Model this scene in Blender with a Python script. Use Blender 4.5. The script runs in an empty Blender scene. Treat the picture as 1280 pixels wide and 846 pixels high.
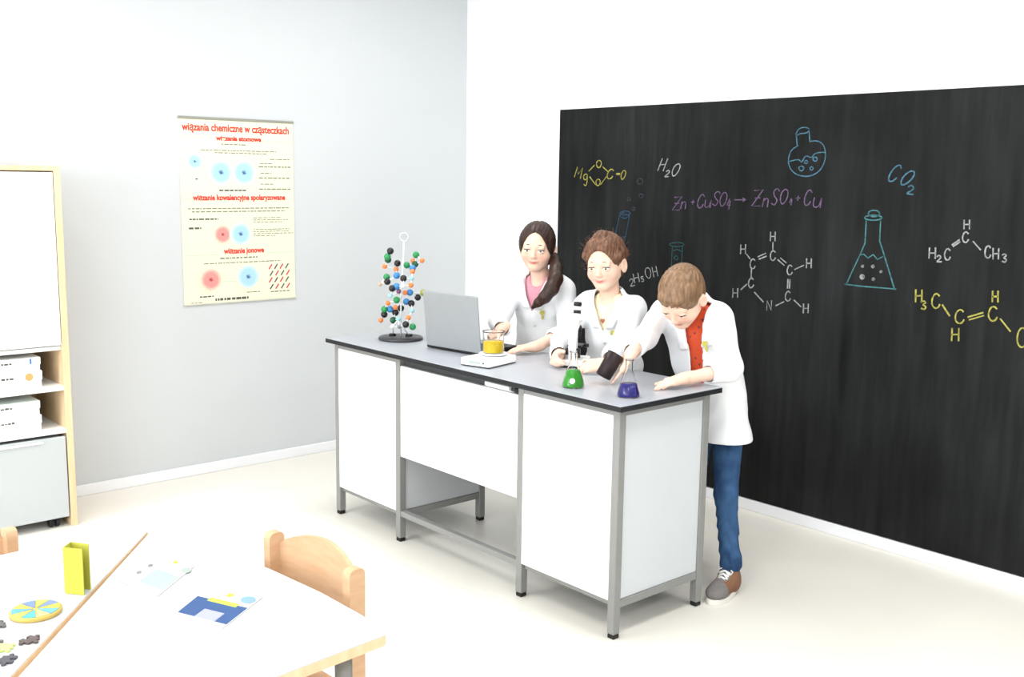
import bpy, bmesh, math, random
import numpy as np
from mathutils import Matrix, Vector

# ------------------------------------------------------------------ camera, light, exposure
scene = bpy.context.scene
COL = scene.collection
F_PX = 1313.66
CAM = Vector((2.4765, -2.6953, 1.6654))
FW = Vector((-0.74164414, 0.65322981, -0.15249521))
RT = Vector((0.6592527, 0.75178809, 0.01416106))
UP = Vector((-0.12389451, 0.09003041, 0.98820275))
cd = bpy.data.cameras.new('camera'); cam = bpy.data.objects.new('camera', cd); COL.objects.link(cam)
m = Matrix((RT, UP, -FW)).transposed().to_4x4(); m.translation = CAM
cam.matrix_world = m
cd.sensor_width = 36.0; cd.lens = F_PX / 1280 * 36.0; cd.clip_start = .02; cd.clip_end = 60
scene.camera = cam
vs = scene.view_settings
vs.view_transform = 'Standard'; vs.look = 'None'; vs.gamma = 1.0; vs.use_curve_mapping = False
vs.exposure = 0.72
w = bpy.data.worlds.new('daylight'); scene.world = w; w.use_nodes = True
w.node_tree.nodes['Background'].inputs[0].default_value = (.86, .93, 1, 1)
w.node_tree.nodes['Background'].inputs[1].default_value = 1.0

def area(name, loc, rot, sx, sy, power, color):
    l = bpy.data.lights.new(name, 'AREA'); l.shape = 'RECTANGLE'; l.size = sx; l.size_y = sy
    l.energy = power; l.color = color
    o = bpy.data.objects.new(name, l); COL.objects.link(o); o.location = loc; o.rotation_euler = rot
    return o
XL, YB, XR, YR, ZC = -2.928, 1.647, 4.9, -5.4, 3.1      # left wall, board wall, far side, rear wall, ceiling
WIN = [(-2.1, -0.1), (0.5, 2.5), (2.9, 4.5)]             # window spans along x in the rear wall
for (a, b) in WIN:
    area('window_daylight', ((a+b)/2, YR+.04, 1.85), (math.pi/2, 0, 0), b-a-.1, 1.7, (70, 36, 16)[WIN.index((a, b))], (.93, .97, 1))
FILL_LAMPS = [(x, y) for x in (-1.5, .9, 3.3) for y in (-3.8, -1.7, .4)]  # unseen ceiling lamps, added as soft fill for floor and coats
for (x, y) in FILL_LAMPS:
    area('ceiling_fill_light', (x, y, ZC-.075), (0, 0, 0), .55, 1.1, 15, (1, .985, .96))

# ------------------------------------------------------------------ helpers
def lin(c):
    c = c/255
    return c/12.92 if c <= .04045 else ((c+.055)/1.055)**2.4
def rgb(r, g, b): return (lin(r), lin(g), lin(b), 1)
MATS = {}
def mat(name, col, rough=.5, spec=.3, var=0, scale=20, bump=0, bscale=200, metal=0, stretch=None, trans=0, ior=1.45, emit=None, vcol=False, col2=None):
    if name in MATS: return MATS[name]
    mt = bpy.data.materials.new(name); mt.use_nodes = True; MATS[name] = mt
    nt = mt.node_tree; b = nt.nodes['Principled BSDF']
    b.inputs['Base Color'].default_value = col; b.inputs['Roughness'].default_value = rough
    b.inputs['Specular IOR Level'].default_value = spec; b.inputs['Metallic'].default_value = metal
    b.inputs['Transmission Weight'].default_value = trans; b.inputs['IOR'].default_value = ior
    mt.diffuse_color = col
    tc = nt.nodes.new('ShaderNodeTexCoord'); src = tc.outputs['Object']
    if stretch:
        mp = nt.nodes.new('ShaderNodeMapping'); mp.inputs['Scale'].default_value = stretch
        nt.links.new(src, mp.inputs[0]); src = mp.outputs[0]
    last = None
    if vcol:
        at = nt.nodes.new('ShaderNodeAttribute'); at.attribute_name = 'Col'; last = at.outputs['Color']
    if var:
        n = nt.nodes.new('ShaderNodeTexNoise'); n.inputs['Scale'].default_value = scale; n.inputs['Detail'].default_value = 4
        nt.links.new(src, n.inputs['Vector'])
        mx = nt.nodes.new('ShaderNodeMix'); mx.data_type = 'RGBA'
        c2 = col2 or tuple(max(0, v*(1-var)) for v in col[:3])+(1,)
        rp = nt.nodes.new('ShaderNodeMapRange'); rp.inputs[1].default_value = .3; rp.inputs[2].default_value = .7
        nt.links.new(n.outputs['Fac'], rp.inputs[0]); nt.links.new(rp.outputs[0], mx.inputs[0])
        if last is not None:
            mx.blend_type = 'MULTIPLY'; nt.links.new(last, mx.inputs[6]); mx.inputs[7].default_value = (1-var, 1-var, 1-var, 1)
        else:
            mx.inputs[6].default_value = col; mx.inputs[7].default_value = c2
        last = mx.outputs[2]
    if last is not None: nt.links.new(last, b.inputs['Base Color'])
    if bump:
        n2 = nt.nodes.new('ShaderNodeTexNoise'); n2.inputs['Scale'].default_value = bscale; n2.inputs['Detail'].default_value = 3
        nt.links.new(src, n2.inputs['Vector'])
        bp = nt.nodes.new('ShaderNodeBump'); bp.inputs['Strength'].default_value = bump; bp.inputs['Distance'].default_value = .003
        nt.links.new(n2.outputs['Fac'], bp.inputs['Height']); nt.links.new(bp.outputs[0], b.inputs['Normal'])
    return mt

def link(name, me, material, parent=None):
    o = bpy.data.objects.new(name, me); COL.objects.link(o)
    if material is not None and not me.materials: me.materials.append(material)
    if parent is not None: o.parent = parent; o.matrix_parent_inverse = parent_inv(parent)
    return o
def parent_inv(p):
    # world matrix from the chain of own transforms (no depsgraph needed)
    mw = Matrix.Identity(4); q = p
    while q is not None:
        mw = q.matrix_parent_inverse @ q.matrix_basis @ mw if q.parent else q.matrix_basis @ mw
        q = q.parent
    return mw.inverted()
def tag(o, label, cat, group=None):
    o['label'] = label; o['category'] = cat
    if group: o['group'] = group
    return o
def thing(name, label, cat, loc, group=None, rz=0):
    o = bpy.data.objects.new(name, None); COL.objects.link(o); o.location = loc; o.rotation_euler = (0, 0, rz)
    o.empty_display_size = .05
    return tag(o, label, cat, group)
def struct(o): o['kind'] = 'structure'; return o
def lab(o, text): o['label'] = text; return o

def bm_obj(name, bm, material, parent=None, smooth=False, local=False):
    me = bpy.data.meshes.new(name); bm.normal_update(); bm.to_mesh(me); bm.free()
    if smooth:
        for p in me.polygons: p.use_smooth = True
    o = link(name, me, material, parent)
    if local and parent is not None: o.matrix_parent_inverse = Matrix.Identity(4)
    return o
def bbox(bm, x0, x1, y0, y1, z0, z1, M=None, bev=0, seg=1):
    r = bmesh.ops.create_cube(bm, size=1)
    vs_ = r['verts']
    for v in vs_:
        v.co = Vector((x0+(v.co.x+.5)*(x1-x0), y0+(v.co.y+.5)*(y1-y0), z0+(v.co.z+.5)*(z1-z0)))
    if bev:
        es = list({e for v in vs_ for e in v.link_edges})
        rb = bmesh.ops.bevel(bm, geom=es, offset=bev, segments=seg, affect='EDGES', profile=.5)
        vs_ = list({v for f in rb['faces'] for v in f.verts} | {v for v in vs_ if v.is_valid})
    if M is not None:
        for v in vs_: v.co = M @ v.co
def box(name, x0, x1, y0, y1, z0, z1, material, parent=None, bev=.002, seg=1, M=None, local=False):
    bm = bmesh.new(); bbox(bm, x0, x1, y0, y1, z0, z1, M, bev, seg)
    return bm_obj(name, bm, material, parent, local=local)
def tube_bm(bm, pts, r, n=8, cap=True, closed=False):
    pts = [Vector(p) for p in pts]; rings = []
    N = len(pts); rr = r if isinstance(r, (list, tuple)) else [r]*N
    prev = None
    for i, p in enumerate(pts):
        a = pts[(i-1) % N] if (closed or i > 0) else p; b = pts[(i+1) % N] if (closed or i < N-1) else p
        d = (b-a).normalized()
        if prev is None:
            u = d.orthogonal().normalized()
        else:
            u = (prev-d*prev.dot(d)).normalized()
        prev = u; v = d.cross(u)
        rings.append([bm.verts.new(p+(u*math.cos(2*math.pi*k/n)+v*math.sin(2*math.pi*k/n))*rr[i]) for k in range(n)])
    rng = range(N if closed else N-1)
    for i in rng:
        A, B = rings[i], rings[(i+1) % N]
        for k in range(n): bm.faces.new((A[k], A[(k+1) % n], B[(k+1) % n], B[k]))
    if cap and not closed:
        bm.faces.new(rings[0][::-1]); bm.faces.new(rings[-1])
def tube(name, pts, r, material, parent=None, n=8, closed=False):
    bm = bmesh.new(); tube_bm(bm, pts, r, n, True, closed)
    return bm_obj(name, bm, material, parent, smooth=True)
def lathe_bm(bm, prof, n=24, M=None):
    rings = []
    for (r, z) in prof:
        if r < 1e-6: rings.append([bm.verts.new((0, 0, z))])
        else: rings.append([bm.verts.new((r*math.cos(2*math.pi*k/n), r*math.sin(2*math.pi*k/n), z)) for k in range(n)])
    for A, B in zip(rings, rings[1:]):
        for k in range(n):
            k2 = (k+1) % n
            if len(A) == 1 and len(B) == 1: continue
            if len(A) == 1: bm.faces.new((A[0], B[k2], B[k]))
            elif len(B) == 1: bm.faces.new((A[k], A[k2], B[0]))
            else: bm.faces.new((A[k], A[k2], B[k2], B[k]))
    bmesh.ops.recalc_face_normals(bm, faces=bm.faces)
    if M is not None:
        for v in bm.verts: v.co = M @ v.co
def lathe(name, prof, M, material, parent=None, n=24, smooth=True):
    bm = bmesh.new(); lathe_bm(bm, prof, n, M)
    return bm_obj(name, bm, material, parent, smooth=smooth)
def T(x, y, z, rz=0): return Matrix.Translation((x, y, z)) @ Matrix.Rotation(rz, 4, 'Z')
def frame(o, X, Y, Z):
    M = Matrix((Vector(X), Vector(Y), Vector(Z))).transposed().to_4x4(); M.translation = Vector(o); return M
def prism(name, pts, z0, z1, material, parent=None, M=None, bev=0):
    bm = bmesh.new()
    lo = [bm.verts.new((x, y, z0)) for x, y in pts]; hi = [bm.verts.new((x, y, z1)) for x, y in pts]
    bm.faces.new(lo[::-1]); f = bm.faces.new(hi); n = len(pts)
    for i in range(n): bm.faces.new((lo[i], lo[(i+1) % n], hi[(i+1) % n], hi[i]))
    bmesh.ops.recalc_face_normals(bm, faces=bm.faces)
    if bev: bmesh.ops.bevel(bm, geom=list(f.edges), offset=bev, segments=2, affect='EDGES', profile=.5)
    if M is not None:
        for v in bm.verts: v.co = M @ v.co
    return bm_obj(name, bm, material, parent)
def rounded(pts, rads, n=6):
    out = []; N = len(pts)
    for i in range(N):
        p = Vector(pts[i]); a = (Vector(pts[i-1])-p); b = (Vector(pts[(i+1) % N])-p); r = rads[i] if isinstance(rads, (list, tuple)) else rads
        a.normalize(); b.normalize()
        A = p+a*r; B = p+b*r
        for k in range(n+1):
            t = k/n; out.append(tuple((A*(1-t)+p*t)*(1-t)+(p*(1-t)+B*t)*t))
    return out

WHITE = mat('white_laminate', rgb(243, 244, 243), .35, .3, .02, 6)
SHADEW = mat('shaded_white_laminate', rgb(204, 208, 211), .4, .3, .02, 6)  # white laminate darkened: shade of the bench side panels put into the colour
STEEL = mat('painted_grey_steel', rgb(140, 140, 138), .42, .4, .06, 30)
BLACKP = mat('black_plastic', rgb(24, 24, 26), .4, .4, .2, 40)
BEECH = mat('beech_wood', rgb(230, 204, 168), .45, .3, .14, 5, stretch=(6, 6, .6), col2=rgb(218, 186, 146))
BEECH_O = mat('orange_beech_plywood', rgb(206, 170, 136), .45, .3, .14, 5, stretch=(3, 3, 14), col2=rgb(198, 158, 122))
GLASS = mat('clear_glass', (1, 1, 1, 1), .0, .5, trans=1, ior=1.2)

# ------------------------------------------------------------------ the room
FLOOR = mat('cream_linoleum', rgb(236, 232, 223), .38, .25, .035, 3, bump=.03, bscale=300)
WALLP = mat('dimmed_white_wall_paint', rgb(208, 211, 213), .85, .1, .012, 4, bump=.05, bscale=500)  # wall white darkened: the left wall's weaker light put into the colour
WALLR = mat('lit_white_wall_paint', rgb(244, 245, 246), .85, .1, .012, 4, bump=.05, bscale=500)  # same wall white kept lighter, stronger light on the board wall in the colour
BASEW = mat('white_baseboard_paint', rgb(243, 244, 247), .4, .3, .01, 5)
struct(box('floor', XL-.1, XR+.1, YR-.1, YB+.1, -.1, 0, FLOOR, bev=0))
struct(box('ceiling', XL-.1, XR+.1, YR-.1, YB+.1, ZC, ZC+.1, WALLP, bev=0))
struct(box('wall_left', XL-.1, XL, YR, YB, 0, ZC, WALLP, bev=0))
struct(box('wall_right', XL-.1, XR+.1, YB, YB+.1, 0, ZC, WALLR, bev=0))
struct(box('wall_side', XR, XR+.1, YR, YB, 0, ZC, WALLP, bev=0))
bm = bmesh.new()
xs = [XL-.1]+[v for s in WIN for v in s]+[XR+.1]
for i in range(0, len(xs), 2): bbox(bm, xs[i], xs[i+1], YR-.1, YR, 0, ZC)
for (a, b) in WIN:
    bbox(bm, a, b, YR-.1, YR, 0, .95); bbox(bm, a, b, YR-.1, YR, 2.75, ZC)
struct(bm_obj('wall_rear', bm, WALLP))
for i, (a, b) in enumerate(WIN):
    wf = struct(box('window_%d' % (i+1), a-.02, b+.02, YR-.02, YR+.05, .92, .95, BASEW))
    for (x0, x1, z0, z1) in ((a, a+.06, .95, 2.75), (b-.06, b, .95, 2.75), (a, b, 2.69, 2.75), (a, b, .95, 1.01), ((a+b)/2-.03, (a+b)/2+.03, .95, 2.75)):
        box('window_frame', x0, x1, YR-.09, YR-.03, z0, z1, BASEW, wf)
bl = struct(box('baseboard_left', XL, XL+.014, YR, YB, 0, .058, BASEW, bev=.004, seg=2))
br = struct(box('baseboard_right', XL+.014, XR, YB-.014, YB, 0, .058, BASEW, bev=.004, seg=2))
for i, (x, y) in enumerate(FILL_LAMPS):
    t = thing('added_ceiling_lamp', 'flat white ceiling panel added out of view for fill light', 'lamp', (x, y, ZC), 'added ceiling fill panels')  # fixture added out of view to house a fill light
    box('housing', x-.3, x+.3, y-.6, y+.6, ZC-.06, ZC-.001, WHITE, t)

# ------------------------------------------------------------------ blackboard with chalk drawings
def board_mat():
    mt = bpy.data.materials.new('chalk_smeared_blackboard'); mt.use_nodes = True; nt = mt.node_tree
    b = nt.nodes['Principled BSDF']; b.inputs['Roughness'].default_value = .62; b.inputs['Specular IOR Level'].default_value = .16
    tc = nt.nodes.new('ShaderNodeTexCoord')
    mp = nt.nodes.new('ShaderNodeMapping'); mp.inputs['Scale'].default_value = (9, 1, .8); mp.inputs['Rotation'].default_value = (0, .06, 0)
    nt.links.new(tc.outputs['Object'], mp.inputs[0])
    n = nt.nodes.new('ShaderNodeTexNoise'); n.inputs['Scale'].default_value = 2.2; n.inputs['Detail'].default_value = 6; n.inputs['Roughness'].default_value = .6
    nt.links.new(mp.outputs[0], n.inputs['Vector'])
    n2 = nt.nodes.new('ShaderNodeTexNoise'); n2.inputs['Scale'].default_value = 1.1; n2.inputs['Detail'].default_value = 3
    nt.links.new(tc.outputs['Object'], n2.inputs['Vector'])
    mu = nt.nodes.new('ShaderNodeMath'); mu.operation = 'MULTIPLY'
    nt.links.new(n.outputs['Fac'], mu.inputs[0]); nt.links.new(n2.outputs['Fac'], mu.inputs[1])
    rp = nt.nodes.new('ShaderNodeValToRGB')
    rp.color_ramp.elements[0].position = .12; rp.color_ramp.elements[0].color = (.0022, .0026, .0025, 1)
    rp.color_ramp.elements[1].position = .48; rp.color_ramp.elements[1].color = (.021, .022, .023, 1)
    nt.links.new(mu.outputs[0], rp.inputs[0]); nt.links.new(rp.outputs[0], b.inputs['Base Color'])
    return mt
BX0, BX1, BZ0, BZ1 = -2.044, 1.75, .062, 2.052
board = box('blackboard', BX0, BX1, YB-.014, YB-.001, BZ0, BZ1, board_mat(), bev=.001)
tag(board, 'large black chalkboard covering the white wall behind the children', 'blackboard')
CHC = {'dimblue': rgb(60, 92, 118), 'dimteal': rgb(60, 102, 104), 'yellow': rgb(182, 176, 90), 'white': rgb(172, 174, 174), 'blue': rgb(86, 128, 148), 'slate': rgb(70, 80, 88), 'purple': rgb(124, 102, 134), 'teal': rgb(82, 134, 138)}
CHALK=[
('chalk_formula','yellow',0.008,'yellow chalk ring formula with Mg, O and C=O',[[(-1.911,1.667),(-1.888,1.724),(-1.881,1.683),(-1.846,1.717),(-1.862,1.659)],[(-1.807,1.681),(-1.811,1.683),(-1.816,1.684),(-1.822,1.684),(-1.828,1.68),(-1.834,1.675),(-1.837,1.669),(-1.836,1.663),(-1.833,1.656),(-1.829,1.652),(-1.823,1.651),(-1.817,1.653),(-1.812,1.658),(-1.809,1.666),(-1.807,1.677),(-1.807,1.681),(-1.806,1.672),(-1.806,1.657),(-1.807,1.643),(-1.809,1.633),(-1.812,1.624),(-1.816,1.619),(-1.821,1.619),(-1.827,1.622),(-1.832,1.625)],[(-1.795,1.701),(-1.753,1.733)],[(-1.686,1.725),(-1.646,1.699)],[(-1.649,1.678),(-1.7,1.626)],[(-1.738,1.625),(-1.786,1.668)],[(-1.717,1.761),(-1.723,1.76),(-1.728,1.757),(-1.732,1.753),(-1.735,1.748),(-1.736,1.743),(-1.736,1.737),(-1.734,1.731),(-1.729,1.726),(-1.725,1.722),(-1.72,1.72),(-1.714,1.721),(-1.709,1.723),(-1.705,1.727),(-1.701,1.733),(-1.698,1.739),(-1.698,1.745),(-1.699,1.75),(-1.702,1.755),(-1.706,1.758),(-1.712,1.76),(-1.717,1.761)],[(-1.603,1.704),(-1.606,1.707),(-1.609,1.71),(-1.614,1.712),(-1.619,1.712),(-1.626,1.71),(-1.632,1.707),(-1.638,1.702),(-1.643,1.695),(-1.647,1.688),(-1.65,1.682),(-1.651,1.675),(-1.65,1.67),(-1.647,1.665),(-1.643,1.661),(-1.639,1.659),(-1.633,1.659),(-1.627,1.66),(-1.621,1.662),(-1.616,1.665),(-1.612,1.669),(-1.609,1.673)],[(-1.719,1.656),(-1.724,1.655),(-1.729,1.652),(-1.732,1.649),(-1.735,1.645),(-1.736,1.64),(-1.736,1.635),(-1.733,1.629),(-1.73,1.624),(-1.726,1.621),(-1.721,1.62),(-1.717,1.62),(-1.713,1.622),(-1.709,1.626),(-1.705,1.632),(-1.703,1.637),(-1.703,1.642),(-1.704,1.647),(-1.706,1.651),(-1.71,1.654),(-1.715,1.656),(-1.719,1.656)],[(-1.58,1.683),(-1.553,1.683)],[(-1.581,1.689),(-1.554,1.689)],[(-1.522,1.706),(-1.527,1.705),(-1.532,1.701),(-1.537,1.696),(-1.54,1.691),(-1.543,1.684),(-1.545,1.677),(-1.545,1.67),(-1.543,1.664),(-1.54,1.659),(-1.536,1.657),(-1.532,1.658),(-1.527,1.661),(-1.522,1.666),(-1.517,1.673),(-1.513,1.68),(-1.511,1.687),(-1.51,1.694),(-1.511,1.699),(-1.514,1.703),(-1.518,1.705),(-1.522,1.706)]]),
('chalk_formula','white',0.008,'white chalk formula H2O',[[(-1.28,1.706),(-1.251,1.769)],[(-1.242,1.706),(-1.214,1.769)],[(-1.265,1.737),(-1.227,1.739)],[(-1.219,1.702),(-1.216,1.704),(-1.211,1.707),(-1.207,1.709),(-1.203,1.707),(-1.2,1.704),(-1.199,1.7),(-1.202,1.696),(-1.207,1.691),(-1.213,1.687),(-1.22,1.682),(-1.227,1.678),(-1.23,1.675),(-1.223,1.674),(-1.213,1.675),(-1.205,1.676)],[(-1.141,1.742),(-1.148,1.74),(-1.156,1.736),(-1.164,1.73),(-1.17,1.723),(-1.175,1.714),(-1.179,1.705),(-1.18,1.696),(-1.179,1.687),(-1.176,1.681),(-1.171,1.679),(-1.165,1.68),(-1.158,1.683),(-1.15,1.69),(-1.142,1.699),(-1.135,1.708),(-1.131,1.717),(-1.128,1.726),(-1.128,1.733),(-1.131,1.738),(-1.136,1.742),(-1.141,1.742)]]),
('chalk_drawing','dimblue',0.007,'faint blue chalk test tube with rising bubbles',[[(-1.541,1.478),(-1.472,1.462),(-1.503,1.318)],[(-1.541,1.478),(-1.578,1.345)],[(-1.545,1.455),(-1.506,1.442),(-1.475,1.46)],[(-1.468,1.474),(-1.471,1.469),(-1.481,1.465),(-1.495,1.462),(-1.511,1.462),(-1.525,1.463),(-1.536,1.467),(-1.539,1.472),(-1.536,1.477),(-1.526,1.481),(-1.512,1.484),(-1.496,1.484),(-1.482,1.483),(-1.471,1.479),(-1.468,1.474)],[(-1.578,1.345),(-1.545,1.336),(-1.498,1.344)]]),
('chalk_bubbles','slate',0.006,'small grey-blue chalk bubbles above the test tube',[[(-1.383,1.648),(-1.385,1.642),(-1.391,1.636),(-1.399,1.633),(-1.408,1.633),(-1.416,1.636),(-1.422,1.641),(-1.424,1.648),(-1.422,1.654),(-1.417,1.66),(-1.409,1.663),(-1.4,1.663),(-1.392,1.66),(-1.386,1.655),(-1.383,1.648)],[(-1.379,1.57),(-1.38,1.566),(-1.384,1.562),(-1.39,1.559),(-1.396,1.559),(-1.402,1.561),(-1.406,1.565),(-1.408,1.57),(-1.407,1.574),(-1.403,1.578),(-1.397,1.58),(-1.391,1.58),(-1.385,1.579),(-1.381,1.575),(-1.379,1.57)],[(-1.471,1.551),(-1.472,1.547),(-1.475,1.544),(-1.48,1.542),(-1.485,1.542),(-1.49,1.543),(-1.493,1.546),(-1.495,1.55),(-1.494,1.554),(-1.49,1.557),(-1.486,1.559),(-1.48,1.559),(-1.476,1.557),(-1.472,1.554),(-1.471,1.551)],[(-1.434,1.5),(-1.435,1.496),(-1.438,1.493),(-1.443,1.491),(-1.448,1.491),(-1.453,1.493),(-1.456,1.496),(-1.457,1.499),(-1.456,1.503),(-1.453,1.506),(-1.449,1.508),(-1.443,1.508),(-1.439,1.507),(-1.435,1.504),(-1.434,1.5)]]),
('chalk_formula','purple',0.008,'purple chalk equation Zn + CuSO4 to ZnSO4 + Cu',[[(-1.157,1.568),(-1.108,1.573),(-1.17,1.501),(-1.123,1.503)],[(-1.153,1.536),(-1.125,1.538)],[(-1.114,1.51),(-1.105,1.546)],[(-1.107,1.533),(-1.103,1.537),(-1.097,1.543),(-1.092,1.546),(-1.087,1.547),(-1.083,1.545),(-1.08,1.541),(-1.08,1.532),(-1.082,1.52),(-1.083,1.511)],[(-1.035,1.536),(-1.032,1.556)],[(-1.044,1.546),(-1.023,1.547)],[(-0.961,1.577),(-0.963,1.581),(-0.966,1.585),(-0.969,1.588),(-0.974,1.587),(-0.98,1.585),(-0.985,1.58),(-0.99,1.573),(-0.995,1.565),(-0.999,1.556),(-1.001,1.547),(-1.002,1.539),(-1.001,1.531),(-0.999,1.525),(-0.996,1.52),(-0.992,1.518),(-0.987,1.517),(-0.982,1.519),(-0.977,1.522),(-0.972,1.526),(-0.969,1.532),(-0.966,1.536)],[(-0.95,1.56),(-0.952,1.553),(-0.954,1.542),(-0.955,1.533),(-0.953,1.528),(-0.95,1.524),(-0.945,1.522),(-0.939,1.523),(-0.931,1.527),(-0.925,1.532),(-0.921,1.543),(-0.917,1.556),(-0.916,1.561),(-0.916,1.552),(-0.919,1.535),(-0.921,1.522)],[(-0.861,1.594),(-0.864,1.598),(-0.869,1.602),(-0.875,1.604),(-0.882,1.602),(-0.89,1.596),(-0.895,1.589),(-0.895,1.583),(-0.892,1.576),(-0.888,1.569),(-0.882,1.564),(-0.875,1.559),(-0.872,1.554),(-0.875,1.546),(-0.881,1.538),(-0.887,1.533),(-0.894,1.534),(-0.901,1.537),(-0.906,1.54)],[(-0.832,1.6),(-0.838,1.598),(-0.845,1.593),(-0.85,1.586),(-0.855,1.578),(-0.858,1.568),(-0.86,1.559),(-0.859,1.549),(-0.856,1.54),(-0.853,1.533),(-0.848,1.531),(-0.842,1.532),(-0.837,1.536),(-0.83,1.543),(-0.824,1.553),(-0.82,1.563),(-0.818,1.573),(-0.817,1.583),(-0.818,1.59),(-0.822,1.596),(-0.827,1.599),(-0.832,1.6)],[(-0.8,1.569),(-0.815,1.537),(-0.795,1.538)],[(-0.796,1.559),(-0.804,1.517)],[(-0.769,1.565),(-0.701,1.567)],[(-0.721,1.575),(-0.701,1.567),(-0.72,1.558)],[(-0.653,1.613),(-0.602,1.618),(-0.666,1.537),(-0.617,1.539)],[(-0.648,1.576),(-0.619,1.579)],[(-0.603,1.536),(-0.594,1.576)],[(-0.597,1.561),(-0.593,1.566),(-0.587,1.572),(-0.582,1.577),(-0.577,1.577),(-0.573,1.575),(-0.57,1.57),(-0.57,1.56),(-0.572,1.546),(-0.573,1.536)],[(-0.509,1.614),(-0.512,1.618),(-0.516,1.623),(-0.522,1.625),(-0.528,1.622),(-0.536,1.616),(-0.54,1.609),(-0.54,1.602),(-0.537,1.594),(-0.534,1.587),(-0.528,1.581),(-0.523,1.575),(-0.52,1.569),(-0.522,1.561),(-0.528,1.552),(-0.534,1.546),(-0.54,1.547),(-0.546,1.551),(-0.551,1.554)],[(-0.475,1.623),(-0.481,1.62),(-0.487,1.615),(-0.493,1.609),(-0.497,1.6),(-0.5,1.591),(-0.501,1.581),(-0.501,1.571),(-0.498,1.562),(-0.494,1.555),(-0.489,1.553),(-0.484,1.554),(-0.478,1.558),(-0.472,1.565),(-0.466,1.575),(-0.462,1.586),(-0.46,1.595),(-0.46,1.605),(-0.461,1.613),(-0.464,1.618),(-0.469,1.622),(-0.475,1.623)],[(-0.439,1.579),(-0.449,1.56),(-0.435,1.561)],[(-0.436,1.573),(-0.44,1.549)],[(-0.404,1.573),(-0.402,1.592)],[(-0.414,1.582),(-0.393,1.583)],[(-0.33,1.611),(-0.332,1.615),(-0.335,1.619),(-0.338,1.622),(-0.343,1.621),(-0.348,1.619),(-0.353,1.614),(-0.357,1.607),(-0.362,1.598),(-0.365,1.589),(-0.367,1.58),(-0.367,1.572),(-0.367,1.564),(-0.365,1.558),(-0.362,1.553),(-0.358,1.55),(-0.353,1.55),(-0.348,1.552),(-0.344,1.554),(-0.34,1.559),(-0.336,1.565),(-0.334,1.569)],[(-0.314,1.587),(-0.316,1.578),(-0.318,1.565),(-0.318,1.555),(-0.316,1.548),(-0.313,1.544),(-0.308,1.542),(-0.301,1.543),(-0.292,1.547),(-0.286,1.554),(-0.281,1.566),(-0.278,1.581),(-0.276,1.587),(-0.276,1.576),(-0.279,1.557),(-0.281,1.542)]]),
('chalk_drawing','blue',0.008,'light blue chalk round-bottom flask with bubbles',[[(-0.433,1.884),(-0.423,1.825)],[(-0.364,1.904),(-0.356,1.844)],[(-0.433,1.88),(-0.43,1.886),(-0.427,1.895),(-0.421,1.902),(-0.413,1.907),(-0.403,1.91),(-0.393,1.911),(-0.382,1.91),(-0.371,1.907),(-0.363,1.903),(-0.363,1.897),(-0.367,1.891),(-0.374,1.886),(-0.384,1.884),(-0.398,1.883),(-0.41,1.882),(-0.419,1.879),(-0.427,1.874),(-0.432,1.871)],[(-0.356,1.846),(-0.343,1.847),(-0.325,1.848),(-0.309,1.845),(-0.296,1.839),(-0.284,1.829),(-0.276,1.816),(-0.271,1.799),(-0.268,1.78),(-0.27,1.762),(-0.275,1.744),(-0.283,1.727),(-0.294,1.713),(-0.308,1.702),(-0.325,1.693),(-0.343,1.687),(-0.36,1.685),(-0.377,1.685),(-0.394,1.687),(-0.411,1.691),(-0.427,1.698),(-0.441,1.707),(-0.453,1.719),(-0.462,1.735),(-0.467,1.751),(-0.467,1.768),(-0.463,1.786),(-0.457,1.801),(-0.445,1.813),(-0.43,1.821),(-0.419,1.827)],[(-0.461,1.754),(-0.447,1.757),(-0.428,1.761),(-0.412,1.762),(-0.404,1.758),(-0.399,1.752),(-0.395,1.75),(-0.388,1.758),(-0.382,1.77),(-0.374,1.778),(-0.364,1.778),(-0.352,1.773),(-0.342,1.772),(-0.335,1.777),(-0.33,1.785),(-0.322,1.791),(-0.306,1.794),(-0.288,1.795),(-0.274,1.795)],[(-0.311,1.764),(-0.312,1.76),(-0.315,1.757),(-0.319,1.755),(-0.324,1.755),(-0.329,1.757),(-0.332,1.76),(-0.334,1.764),(-0.333,1.768),(-0.33,1.772),(-0.326,1.773),(-0.321,1.773),(-0.316,1.772),(-0.313,1.768),(-0.311,1.764)],[(-0.361,1.751),(-0.362,1.748),(-0.364,1.745),(-0.368,1.744),(-0.372,1.744),(-0.375,1.745),(-0.378,1.748),(-0.379,1.751),(-0.378,1.754),(-0.376,1.757),(-0.372,1.758),(-0.369,1.758),(-0.365,1.757),(-0.363,1.754),(-0.361,1.751)],[(-0.381,1.721),(-0.382,1.717),(-0.385,1.713),(-0.39,1.71),(-0.396,1.71),(-0.402,1.713),(-0.405,1.716),(-0.407,1.721),(-0.406,1.726),(-0.403,1.73),(-0.398,1.732),(-0.392,1.732),(-0.386,1.73),(-0.382,1.726),(-0.381,1.721)],[(-0.33,1.722),(-0.331,1.718),(-0.333,1.716),(-0.336,1.714),(-0.34,1.714),(-0.344,1.716),(-0.346,1.718),(-0.347,1.721),(-0.347,1.725),(-0.344,1.727),(-0.341,1.729),(-0.337,1.729),(-0.334,1.727),(-0.331,1.725),(-0.33,1.722)]]),
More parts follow.
